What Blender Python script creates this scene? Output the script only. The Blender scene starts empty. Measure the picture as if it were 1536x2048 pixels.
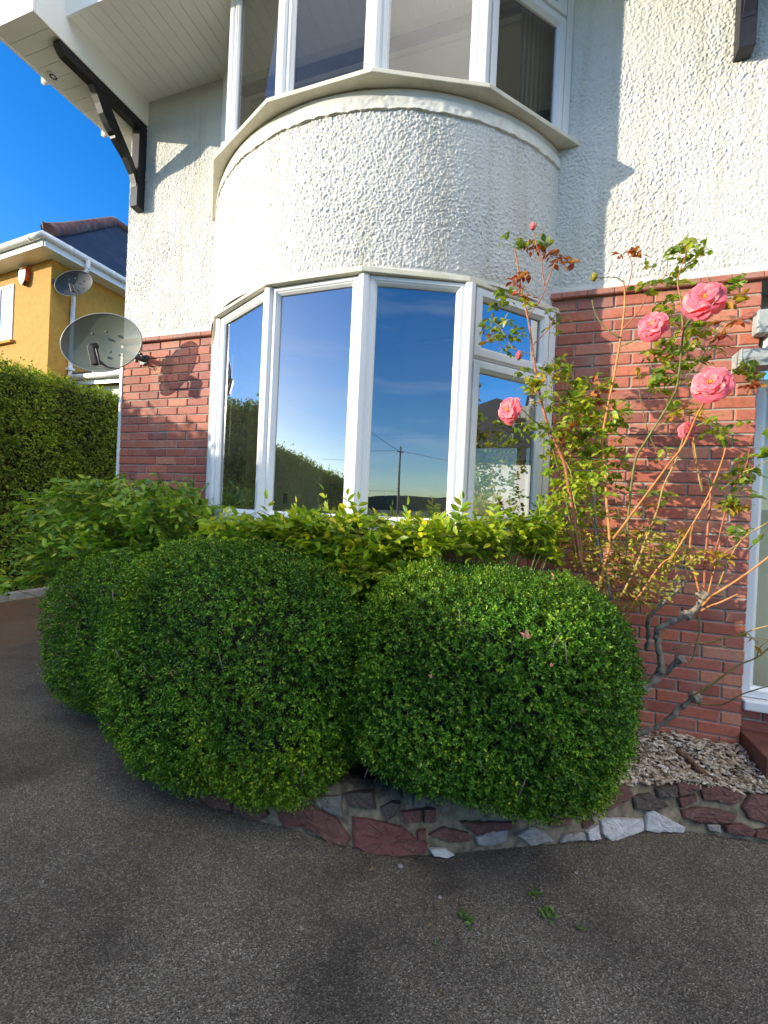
import bpy, bmesh, math, random
import numpy as np
from mathutils import Vector, Matrix
R = math.radians
random.seed(7)
rng = np.random.RandomState(11)
scene = bpy.context.scene
COL = scene.collection

# ------------------------------------------------------------------ helpers
def link(o, parent=None):
    COL.objects.link(o)
    if parent is not None:
        o.parent = parent
    return o

def tag(o, label=None, cat=None, group=None, kind=None):
    if label: o['label'] = label
    if cat: o['category'] = cat
    if group: o['group'] = group
    if kind: o['kind'] = kind
    return o

def thing(name, label, cat, group=None, loc=(0, 0, 0)):
    o = bpy.data.objects.new(name, None)
    o.location = loc
    link(o)
    return tag(o, label, cat, group)

def np_mesh(name, verts, faces, mats, parent=None, smooth=False, midx=None):
    """faces: list of int arrays (each (n,k)) or one array"""
    me = bpy.data.meshes.new(name)
    if isinstance(faces, np.ndarray): faces = [faces]
    faces = [f for f in faces if len(f)]
    verts = np.asarray(verts, dtype=np.float32)
    me.vertices.add(len(verts)); me.vertices.foreach_set('co', verts.ravel())
    nl = sum(f.size for f in faces); npoly = sum(len(f) for f in faces)
    me.loops.add(nl); me.polygons.add(npoly)
    me.loops.foreach_set('vertex_index', np.concatenate([f.ravel() for f in faces]).astype(np.int32))
    tot = np.concatenate([np.full(len(f), f.shape[1]) for f in faces]).astype(np.int32)
    start = np.concatenate([[0], np.cumsum(tot)[:-1]]).astype(np.int32)
    me.polygons.foreach_set('loop_start', start)
    try: me.polygons.foreach_set('loop_total', tot)
    except Exception: pass
    if midx is not None: me.polygons.foreach_set('material_index', np.asarray(midx, dtype=np.int32))
    me.polygons.foreach_set('use_smooth', np.full(npoly, bool(smooth)))
    me.update(calc_edges=True); me.validate()
    if not isinstance(mats, (list, tuple)): mats = [mats]
    for m in mats: me.materials.append(m)
    return link(bpy.data.objects.new(name, me), parent)

def bm_obj(name, bm, mats, parent=None, smooth=False, bevel=0, seg=2):
    me = bpy.data.meshes.new(name)
    bmesh.ops.recalc_face_normals(bm, faces=bm.faces[:])
    bm.to_mesh(me); bm.free()
    if not isinstance(mats, (list, tuple)): mats = [mats]
    for m in mats: me.materials.append(m)
    if smooth:
        for p in me.polygons: p.use_smooth = True
    o = link(bpy.data.objects.new(name, me), parent)
    if bevel:
        b = o.modifiers.new('bevel', 'BEVEL'); b.width = bevel; b.segments = seg; b.limit_method = 'ANGLE'
        b.angle_limit = R(35); b.harden_normals = False
    return o

def box(bm, x0, x1, y0, y1, z0, z1, M=None, mi=0):
    P = [(x, y, z) for z in (z0, z1) for y in (y0, y1) for x in (x0, x1)]
    vs = [bm.verts.new((M @ Vector(p)) if M else p) for p in P]
    for f in ((0, 2, 3, 1), (4, 5, 7, 6), (0, 1, 5, 4), (2, 6, 7, 3), (0, 4, 6, 2), (1, 3, 7, 5)):
        fc = bm.faces.new([vs[i] for i in f]); fc.material_index = mi
    return vs

def prism(bm, poly, z0, z1, mi=0):
    a = [bm.verts.new((p[0], p[1], z0)) for p in poly]; b = [bm.verts.new((p[0], p[1], z1)) for p in poly]
    n = len(poly)
    bm.faces.new(a[::-1]).material_index = mi; bm.faces.new(b).material_index = mi
    for i in range(n):
        bm.faces.new((a[i], a[(i + 1) % n], b[(i + 1) % n], b[i])).material_index = mi

def prism_dir(bm, pts, d):
    """extrude closed 3d polygon along vector d"""
    a = [bm.verts.new(p) for p in pts]; b = [bm.verts.new(Vector(p) + Vector(d)) for p in pts]
    n = len(pts)
    bm.faces.new(a[::-1]); bm.faces.new(b)
    for i in range(n): bm.faces.new((a[i], a[(i + 1) % n], b[(i + 1) % n], b[i]))

def catmull(pts, sub=4):
    P = [Vector(p) for p in pts]
    if len(P) < 3: sub = max(sub, 2)
    out = []
    for i in range(len(P) - 1):
        p0 = P[i - 1] if i else P[0] * 2 - P[1]
        p1, p2 = P[i], P[i + 1]
        p3 = P[i + 2] if i + 2 < len(P) else P[-1] * 2 - P[-2]
        for k in range(sub):
            t = k / sub
            out.append(0.5 * ((2 * p1) + (p2 - p0) * t + (2 * p0 - 5 * p1 + 4 * p2 - p3) * t * t + (3 * p1 - p0 - 3 * p2 + p3) * t ** 3))
    out.append(P[-1]); return out

def tube(bm, pts, r0, r1=None, n=8, cap=True, jitter=0.0, mi=0, knots=0.0):
    if r1 is None: r1 = r0
    pts = [Vector(p) for p in pts]
    rings = []
    up = Vector((0.13, 0.31, 0.94)).normalized()
    t0 = (pts[1] - pts[0]).normalized()
    nrm = t0.cross(up)
    if nrm.length < 1e-4: nrm = t0.cross(Vector((1, 0, 0)))
    nrm.normalize()
    m = len(pts)
    for i, p in enumerate(pts):
        t = (pts[min(i + 1, m - 1)] - pts[max(i - 1, 0)])
        if t.length < 1e-7: t = t0
        t = t.normalized()
        nrm = (nrm - t * nrm.dot(t)).normalized(); b = t.cross(nrm)
        r = r0 + (r1 - r0) * i / max(m - 1, 1)
        if knots and random.random() < .3: r *= 1 + knots * random.random()
        ring = []
        for k in range(n):
            a = 2 * math.pi * k / n; rr = r * (1 + jitter * (random.random() - .5) * 2)
            ring.append(bm.verts.new(p + (nrm * math.cos(a) + b * math.sin(a)) * rr))
        rings.append(ring)
    for i in range(m - 1):
        for k in range(n):
            f = bm.faces.new((rings[i][k], rings[i][(k + 1) % n], rings[i + 1][(k + 1) % n], rings[i + 1][k])); f.material_index = mi; f.smooth = True
    if cap:
        bm.faces.new(rings[0][::-1]).material_index = mi; bm.faces.new(rings[-1]).material_index = mi

_T = np.random.RandomState(5).rand(512, 512).astype(np.float32)
def vn(x, y, ox=0):
    xi = np.floor(x).astype(int); yi = np.floor(y).astype(int)
    fx = x - xi; fy = y - yi
    fx = fx * fx * (3 - 2 * fx); fy = fy * fy * (3 - 2 * fy)
    a = _T[(xi + ox) % 512, yi % 512]; b = _T[(xi + 1 + ox) % 512, yi % 512]
    c = _T[(xi + ox) % 512, (yi + 1) % 512]; d = _T[(xi + 1 + ox) % 512, (yi + 1) % 512]
    return (a * (1 - fx) + b * fx) * (1 - fy) + (c * (1 - fx) + d * fx) * fy
def sstep(a, b, x):
    t = np.clip((x - a) / (b - a), 0, 1); return t * t * (3 - 2 * t)

# ------------------------------------------------------------------ materials
def mat(name):
    m = bpy.data.materials.new(name); m.use_nodes = True
    nt = m.node_tree; b = nt.nodes['Principled BSDF']
    return m, nt, b
def N(nt, t, **kw):
    n = nt.nodes.new(t)
    for k, v in kw.items(): setattr(n, k, v)
    return n
def L(nt, a, b): nt.links.new(a, b)
def ramp(nt, stops, interp='LINEAR'):
    r = N(nt, 'ShaderNodeValToRGB'); cr = r.color_ramp; cr.interpolation = interp
    while len(cr.elements) < len(stops): cr.elements.new(0.5)
    for e, (p, c) in zip(cr.elements, stops): e.position = p; e.color = (*c, 1)
    return r
def noise(nt, scale, detail=3, rough=.55, coord='Object', vec=None):
    n = N(nt, 'ShaderNodeTexNoise'); n.inputs['Scale'].default_value = scale; n.inputs['Detail'].default_value = detail
    n.inputs['Roughness'].default_value = rough
    if vec is None:
        tc = N(nt, 'ShaderNodeTexCoord'); vec = tc.outputs[coord]
    L(nt, vec, n.inputs['Vector']); return n
def bump(nt, b, h, strength=.3, dist=.01):
    n = N(nt, 'ShaderNodeBump'); n.inputs['Strength'].default_value = strength; n.inputs['Distance'].default_value = dist
    L(nt, h, n.inputs['Height']); L(nt, n.outputs['Normal'], b.inputs['Normal']); return n
def mixc(nt, fac, a, b, mode='MIX'):
    n = N(nt, 'ShaderNodeMix', data_type='RGBA', blend_type=mode)
    for sock, v in ((n.inputs[0], fac), (n.inputs[6], a), (n.inputs[7], b)):
        if isinstance(v, (int, float)): sock.default_value = v
        elif isinstance(v, tuple): sock.default_value = (*v, 1)
        else: L(nt, v, sock)
    return n.outputs[2]

def plain(name, col, rough=.5, var=.12, scale=6, bmp=0, bscale=200, metallic=0, spec=.5):
    m, nt, b = mat(name)
    n = noise(nt, scale, 4)
    r = ramp(nt, [(.3, tuple(c * (1 - var) for c in col)), (.7, tuple(min(1, c * (1 + var)) for c in col))])
    L(nt, n.outputs['Fac'], r.inputs['Fac']); L(nt, r.outputs['Color'], b.inputs['Base Color'])
    b.inputs['Roughness'].default_value = rough; b.inputs['Metallic'].default_value = metallic
    b.inputs['Specular IOR Level'].default_value = spec
    if bmp:
        n2 = noise(nt, bscale, 3); bump(nt, b, n2.outputs['Fac'], bmp, .004)
    return m

def leaf_mat(name, stops, rough=.4, trans=.3, nscale=3.0, patch=None, spec=.5, olive=None):
    m, nt, b = mat(name)
    g = N(nt, 'ShaderNodeNewGeometry')
    r = ramp(nt, stops); L(nt, g.outputs['Random Per Island'], r.inputs['Fac'])
    n = noise(nt, nscale, 3)
    v = ramp(nt, [(.33, (.62, .64, .66)), (.66, (1.25, 1.22, 1.1))]); L(nt, n.outputs['Fac'], v.inputs['Fac'])
    c = mixc(nt, 1.0, r.outputs['Color'], v.outputs['Color'], 'MULTIPLY')
    if olive:
        n4 = noise(nt, olive[1], 3); p4 = ramp(nt, [(.44, (0, 0, 0)), (.62, (.75, .75, .75))]); L(nt, n4.outputs['Fac'], p4.inputs['Fac'])
        c = mixc(nt, p4.outputs['Color'], c, mixc(nt, 1.0, c, olive[0], 'MULTIPLY'))
    if patch:
        n3 = noise(nt, patch[1], 2); p = ramp(nt, [(patch[2], (0, 0, 0)), (patch[2] + .12, (1, 1, 1))])
        L(nt, n3.outputs['Fac'], p.inputs['Fac'])
        c = mixc(nt, p.outputs['Color'], c, patch[0])
    L(nt, c, b.inputs['Base Color']); b.inputs['Roughness'].default_value = rough
    b.inputs['Specular IOR Level'].default_value = spec
    t = N(nt, 'ShaderNodeBsdfTranslucent')
    c2 = mixc(nt, 1.0, c, (1.3, 1.25, .6), 'MULTIPLY'); L(nt, c2, t.inputs['Color'])
    mx = N(nt, 'ShaderNodeMixShader'); mx.inputs[0].default_value = trans
    L(nt, b.outputs[0], mx.inputs[1]); L(nt, t.outputs[0], mx.inputs[2])
    L(nt, mx.outputs[0], nt.nodes['Material Output'].inputs['Surface'])
    return m

def mk_render(name, col=(.585, .582, .545)):
    m, nt, b = mat(name)
    n = noise(nt, 2.2, 5); r = ramp(nt, [(.3, tuple(c * .95 for c in col)), (.65, col)])
    L(nt, n.outputs['Fac'], r.inputs['Fac'])
    tc = N(nt, 'ShaderNodeTexCoord'); mp = N(nt, 'ShaderNodeMapping'); mp.inputs['Scale'].default_value = (7, 7, .8)
    L(nt, tc.outputs['Object'], mp.inputs['Vector'])
    n2 = noise(nt, 1.0, 4, vec=mp.outputs['Vector']); r2 = ramp(nt, [(.50, (1, 1, 1)), (.76, (.80, .785, .70))]); L(nt, n2.outputs['Fac'], r2.inputs['Fac'])
    L(nt, mixc(nt, 1.0, r.outputs['Color'], r2.outputs['Color'], 'MULTIPLY'), b.inputs['Base Color'])
    b.inputs['Roughness'].default_value = .75
    n3 = noise(nt, 260, 3); bump(nt, b, n3.outputs['Fac'], .35, .004)
    return m

def mk_brick(name, stops):
    m, nt, b = mat(name)
    g = N(nt, 'ShaderNodeNewGeometry'); r = ramp(nt, stops); L(nt, g.outputs['Random Per Island'], r.inputs['Fac'])
    n = noise(nt, 38, 5, .65); v = ramp(nt, [(.25, (.68, .66, .66)), (.5, (1, 1, 1)), (.78, (1.22, 1.2, 1.2))]); L(nt, n.outputs['Fac'], v.inputs['Fac'])
    c = mixc(nt, 1.0, r.outputs['Color'], v.outputs['Color'], 'MULTIPLY')
    n2 = noise(nt, 5, 4); p = ramp(nt, [(.50, (0, 0, 0)), (.74, (.45, .45, .45))]); L(nt, n2.outputs['Fac'], p.inputs['Fac'])
    c = mixc(nt, p.outputs['Color'], c, (.33, .24, .20))
    L(nt, c, b.inputs['Base Color']); b.inputs['Roughness'].default_value = .72
    n4 = noise(nt, 170, 4); bump(nt, b, n4.outputs['Fac'], .4, .004)
    return m

def mk_glass(name, refl=.34, tint=(.90, .92, .84)):
    m, nt, b = mat(name); nt.nodes.remove(b)
    tr = N(nt, 'ShaderNodeBsdfTransparent'); tr.inputs['Color'].default_value = (*tint, 1)
    gl = N(nt, 'ShaderNodeBsdfGlossy'); gl.inputs['Roughness'].default_value = .004; gl.inputs['Color'].default_value = (.93, .96, 1, 1)
    fr = N(nt, 'ShaderNodeFresnel'); fr.inputs['IOR'].default_value = 1.5
    ma = N(nt, 'ShaderNodeMath', operation='MULTIPLY_ADD'); ma.inputs[1].default_value = 1.1; ma.inputs[2].default_value = refl - .04
    ma.use_clamp = True
    L(nt, fr.outputs[0], ma.inputs[0])
    n = noise(nt, 1.7, 1); bp = N(nt, 'ShaderNodeBump'); bp.inputs['Strength'].default_value = .06; bp.inputs['Distance'].default_value = .02
    L(nt, n.outputs['Fac'], bp.inputs['Height']); L(nt, bp.outputs['Normal'], gl.inputs['Normal'])
    mx = N(nt, 'ShaderNodeMixShader'); L(nt, ma.outputs[0], mx.inputs[0]); L(nt, tr.outputs[0], mx.inputs[1]); L(nt, gl.outputs[0], mx.inputs[2])
    # dust and dried water marks
    d = N(nt, 'ShaderNodeBsdfDiffuse'); d.inputs['Color'].default_value = (.75, .75, .7, 1)
    tc = N(nt, 'ShaderNodeTexCoord'); mp = N(nt, 'ShaderNodeMapping'); mp.inputs['Scale'].default_value = (60, 60, 14); L(nt, tc.outputs['Object'], mp.inputs['Vector'])
    dn = noise(nt, 1.0, 5, .7, vec=mp.outputs['Vector']); dr = ramp(nt, [(.66, (.012, .012, .012)), (.82, (.16, .16, .16))]); L(nt, dn.outputs['Fac'], dr.inputs['Fac'])
    m2 = N(nt, 'ShaderNodeMixShader'); L(nt, dr.outputs['Color'], m2.inputs[0]); L(nt, mx.outputs[0], m2.inputs[1]); L(nt, d.outputs[0], m2.inputs[2])
    L(nt, m2.outputs[0], nt.nodes['Material Output'].inputs['Surface'])
    return m

M = {}
M['render'] = mk_render('white_roughcast')
M['smooth_render'] = mk_render('white_smooth_render', (.64, .63, .58))
M['brick'] = mk_brick('red_brick', [(0, (.25, .068, .050)), (.25, (.39, .110, .064)), (.5, (.46, .142, .082)), (.75, (.33, .098, .072)), (.9, (.51, .20, .115)), (1, (.24, .085, .075))])
M['tile'] = mk_brick('clay_tile_course', [(0, (.33, .11, .07)), (.5, (.42, .16, .10)), (1, (.30, .14, .10))])
M['mortar'] = plain('mortar', (.35, .32, .265), .9, .25, 14, .5, 120)
M['upvc'] = plain('white_upvc', (.72, .73, .73), .28, .03, 3)
M['cream'] = plain('cream_sill_board', (.64, .60, .47), .4, .14, 9)
M['flash'] = plain('painted_lead_flashing', (.62, .61, .54), .5, .10, 15, .25, 60)
M['soffit'] = plain('white_soffit_board', (.80, .80, .76), .4, .03, 2)
M['groove'] = plain('soffit_groove', (.30, .30, .28), .8)
M['black'] = plain('black_gloss_paint', (.010, .010, .012), .45, .35, 25, .15, 90)
M['glass'] = mk_glass('window_glass', .34)
M['glass_up'] = mk_glass('upper_window_glass', .055)
M['glass_dim'] = mk_glass('added_tint_glass', .42, (.19, .20, .185))  # end pane, tint added to stop sun crossing the bay onto the wall
M['glass_up_dim'] = mk_glass('upper_added_tint_glass', .12, (.55, .57, .52))  # upper end pane, tint added to weaken sun crossing the bay
M['glass_thin'] = mk_glass('neighbour_glass', .14)
M['plaster'] = plain('beige_room_paint', (.85, .79, .58), .8, .04, 2)
M['ceiling'] = plain('white_ceiling_paint', (.60, .61, .53), .85, .03, 2)
M['carpet'] = plain('carpet', (.20, .17, .13), .95, .2, 30)
M['darkwood'] = plain('dark_wood', (.03, .025, .022), .35, .3, 10)
M['ochre'] = plain('ochre_render', (.46, .245, .040), .85, .13, 10, .5, 55)
M['slate'] = None
M['ridge'] = mk_brick('red_ridge_tile', [(0, (.10, .040, .035)), (.5, (.14, .06, .048)), (1, (.075, .05, .048))])
M['red_plastic'] = plain('red_plastic', (.62, .10, .04), .4, .05)
M['white_plastic'] = plain('white_plastic', (.82, .81, .76), .35, .05)
M['grey_metal'] = plain('galvanised_metal', (.075, .08, .085), .5, .3, 30, metallic=.3)
M['lead'] = plain('lead_grey', (.33, .36, .35), .6, .2, 12)
M['dark_gap'] = plain('dark_recess', (.03, .03, .03), .9)
M['kerb'] = plain('concrete_kerb', (.30, .28, .25), .9, .2, 12, .4, 90)
M['soil'] = plain('bed_soil', (.075, .05, .033), .95, .45, 9, .8, 50)
M['curtain'] = plain('cream_curtain', (.62, .59, .48), .85, .06)
M['panel'] = plain('pale_blue_panel', (.30, .55, .62), .5, .1, 12)
M['quarry'] = plain('brown_quarry_tile', (.13, .055, .04), .5, .25, 10)

def mk_slate():
    m, nt, b = mat('blue_grey_slate')
    tc = N(nt, 'ShaderNodeTexCoord'); br = N(nt, 'ShaderNodeTexBrick')
    mp = N(nt, 'ShaderNodeMapping'); mp.inputs['Rotation'].default_value = (0, R(0), R(90)); L(nt, tc.outputs['UV'], mp.inputs['Vector'])
    L(nt, tc.outputs['UV'], br.inputs['Vector']); br.inputs['Scale'].default_value = 1; br.inputs['Brick Width'].default_value = .28; br.inputs['Row Height'].default_value = .2
    br.inputs['Mortar Size'].default_value = .008; br.inputs['Color1'].default_value = (.016, .024, .040, 1); br.inputs['Color2'].default_value = (.030, .040, .058, 1); br.inputs['Mortar'].default_value = (.015, .015, .02, 1)
    L(nt, br.outputs['Color'], b.inputs['Base Color']); b.inputs['Roughness'].default_value = .5
    bump(nt, b, br.outputs['Fac'], -.5, .01); return m
M['slate'] = mk_slate()

def mk_drive():
    m, nt, b = mat('worn_tarmac')
    vo = N(nt, 'ShaderNodeTexVoronoi'); vo.inputs['Scale'].default_value = 215; vo.inputs['Randomness'].default_value = 1
    tc = N(nt, 'ShaderNodeTexCoord'); L(nt, tc.outputs['Object'], vo.inputs['Vector'])
    r = ramp(nt, [(0, (.050, .042, .031)), (.45, (.100, .086, .066)), (.80, (.160, .139, .109)), (.96, (.235, .208, .168)), (1, (.34, .32, .285))])
    sp = N(nt, 'ShaderNodeSeparateColor'); L(nt, vo.outputs['Color'], sp.inputs[0]); L(nt, sp.outputs[0], r.inputs['Fac'])
    n = noise(nt, 1.15, 7, .66); v = ramp(nt, [(.33, (.40, .38, .36)), (.46, (.82, .80, .78)), (.56, (1.05, 1.04, 1.02)), (.72, (1.4, 1.37, 1.32))]); L(nt, n.outputs['Fac'], v.inputs['Fac'])
    c = mixc(nt, 1.0, r.outputs['Color'], v.outputs['Color'], 'MULTIPLY')
    n2 = noise(nt, .9, 4); p = ramp(nt, [(.5, (0, 0, 0)), (.72, (.55, .55, .55))]); L(nt, n2.outputs['Fac'], p.inputs['Fac'])
    c = mixc(nt, p.outputs['Color'], c, mixc(nt, 1.0, c, (1.15, .95, .72), 'MULTIPLY'))
    # brown leaf dirt towards the hedge
    sx = N(nt, 'ShaderNodeSeparateXYZ'); L(nt, tc.outputs['Object'], sx.inputs[0])
    mr = N(nt, 'ShaderNodeMapRange'); mr.inputs['From Min'].default_value = -3.6; mr.inputs['From Max'].default_value = -5.6; L(nt, sx.outputs['X'], mr.inputs['Value'])
    n5 = noise(nt, 3.5, 5); mm = N(nt, 'ShaderNodeMath', operation='MULTIPLY', use_clamp=True); L(nt, mr.outputs[0], mm.inputs[0]); L(nt, n5.outputs['Fac'], mm.inputs[1])
    mm2 = N(nt, 'ShaderNodeMath', operation='MULTIPLY', use_clamp=True); L(nt, mm.outputs[0], mm2.inputs[0]); mm2.inputs[1].default_value = 1.5
    n6 = noise(nt, 70, 4); r6 = ramp(nt, [(.3, (.07, .035, .016)), (.7, (.20, .105, .045))]); L(nt, n6.outputs['Fac'], r6.inputs['Fac'])
    c = mixc(nt, mm2.outputs[0], c, r6.outputs['Color'])
    L(nt, c, b.inputs['Base Color']); b.inputs['Roughness'].default_value = .8
    bump(nt, b, vo.outputs['Distance'], .9, .006); return m
M['drive'] = mk_drive()

def mk_stone(name, a, c):
    m, nt, b = mat(name)
    n = noise(nt, 16, 6, .65); r = ramp(nt, [(.25, a), (.7, c)]); L(nt, n.outputs['Fac'], r.inputs['Fac'])
    n1 = noise(nt, 45, 3); q = ramp(nt, [(.62, (0, 0, 0)), (.72, (.5, .5, .5))]); L(nt, n1.outputs['Fac'], q.inputs['Fac'])
    cc = mixc(nt, q.outputs['Color'], r.outputs['Color'], (.19, .19, .14))
    L(nt, cc, b.inputs['Base Color']); b.inputs['Roughness'].default_value = .85
    n2 = noise(nt, 60, 5, .65); bump(nt, b, n2.outputs['Fac'], .7, .012); return m
M['st_red'] = mk_stone('red_sandstone', (.075, .034, .027), (.14, .062, .050))
M['st_maroon'] = mk_stone('maroon_sandstone', (.10, .034, .032), (.155, .055, .050))
M['st_brown'] = mk_stone('brown_stone', (.045, .034, .029), (.095, .068, .056))
M['st_grey'] = mk_stone('grey_stone', (.08, .083, .078), (.17, .168, .15))
M['st_pale'] = mk_stone('pale_limestone', (.17, .165, .15), (.32, .305, .29))
M['st_white'] = mk_stone('white_limestone', (.30, .295, .30), (.52, .51, .52))
M['wallmortar'] = plain('old_lime_mortar', (.165, .138, .092), .95, .55, 22, 1.0, 55)

def mk_pebble():
    m, nt, b = mat('mixed_gravel')
    g = N(nt, 'ShaderNodeNewGeometry'); r = ramp(nt, [(0, (.15, .10, .06)), (.3, (.34, .26, .18)), (.6, (.50, .42, .31)), (.85, (.36, .31, .26)), (1, (.72, .67, .58))])
    L(nt, g.outputs['Random Per Island'], r.inputs['Fac']); L(nt, r.outputs['Color'], b.inputs['Base Color']); b.inputs['Roughness'].default_value = .8; return m
M['pebble'] = mk_pebble()

M['box'] = leaf_mat('box_leaf', [(0, (.028, .082, .012)), (.35, (.050, .155, .014)), (.7, (.095, .25, .018)), (.9, (.19, .38, .028)), (1, (.36, .47, .06))], .40, .30, 3.2, ((.24, .19, .07), 5.5, .71), .30, ((1.45, 1.05, .6), 1.7))
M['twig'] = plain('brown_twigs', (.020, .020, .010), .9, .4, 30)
M['hedge'] = leaf_mat('hedge_leaf', [(0, (.075, .13, .012)), (.4, (.17, .28, .018)), (.8, (.30, .40, .028)), (1, (.50, .50, .05))], .45, .5, 1.2)
M['wist'] = leaf_mat('broad_leaflet', [(0, (.095, .23, .028)), (.4, (.19, .37, .03)), (.75, (.31, .46, .035)), (1, (.46, .50, .05))], .42, .45, 2.0)
M['shrub'] = leaf_mat('yellow_green_leaflet', [(0, (.14, .26, .022)), (.4, (.26, .40, .028)), (.8, (.42, .50, .035)), (1, (.55, .50, .05))], .42, .5, 2.0)
M['under'] = leaf_mat('autumn_leaf', [(0, (.16, .20, .025)), (.4, (.36, .36, .04)), (.8, (.46, .38, .07)), (1, (.42, .20, .09))], .5, .35, 3.0)
M['r_g'] = leaf_mat('rose_leaf', [(0, (.10, .19, .028)), (.5, (.21, .33, .03)), (1, (.42, .44, .045))], .38, .5)
M['r_y'] = leaf_mat('yellowing_rose_leaf', [(0, (.24, .24, .02)), (.5, (.42, .30, .025)), (1, (.50, .22, .03))], .45, .35)
M['r_r'] = leaf_mat('bronze_rose_leaf', [(0, (.30, .05, .045)), (.5, (.42, .12, .05)), (1, (.48, .24, .05))], .4, .45)
M['petal'] = leaf_mat('pink_petal', [(0, (.84, .18, .29)), (.5, (.90, .30, .42)), (1, (.94, .48, .56))], .6, .5, 30, spec=.2)
M['stamen'] = plain('orange_stamens', (.75, .28, .03), .7)
M['sepal'] = plain('green_sepal', (.10, .16, .03), .5)
for k, c in dict(red=(.33, .12, .06), orange=(.46, .20, .06), yellow=(.36, .26, .08), green=(.17, .17, .05), grey=(.30, .25, .19), bark=(.22, .185, .145)).items():
    M['c_' + k] = plain(k + '_cane_bark', c, .6 if k != 'bark' else .9, .35, 25, .6, 80)
M['dryleaf'] = plain('dry_brown_leaf', (.36, .17, .10), .7, .3, 40)
M['weed'] = leaf_mat('weed_leaf', [(0, (.05, .12, .02)), (1, (.14, .24, .03))], .5, .3)

def mk_dish(nm='perforated_dish', col=(.06, .092, .082, 1), fac=.85):
    m, nt, b = mat(nm)
    b.inputs['Base Color'].default_value = col; b.inputs['Roughness'].default_value = .5; b.inputs['Metallic'].default_value = .2
    tr = N(nt, 'ShaderNodeBsdfTransparent'); mx = N(nt, 'ShaderNodeMixShader'); mx.inputs[0].default_value = fac
    L(nt, tr.outputs[0], mx.inputs[1]); L(nt, b.outputs[0], mx.inputs[2]); L(nt, mx.outputs[0], nt.nodes['Material Output'].inputs['Surface']); return m
M['dish'] = mk_dish()
M['dish_dark'] = mk_dish('dark_dish', (.022, .032, .042, 1), .97)
M['dish_rim'] = plain('dish_rim', (.22, .24, .23), .4, .1)

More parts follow.
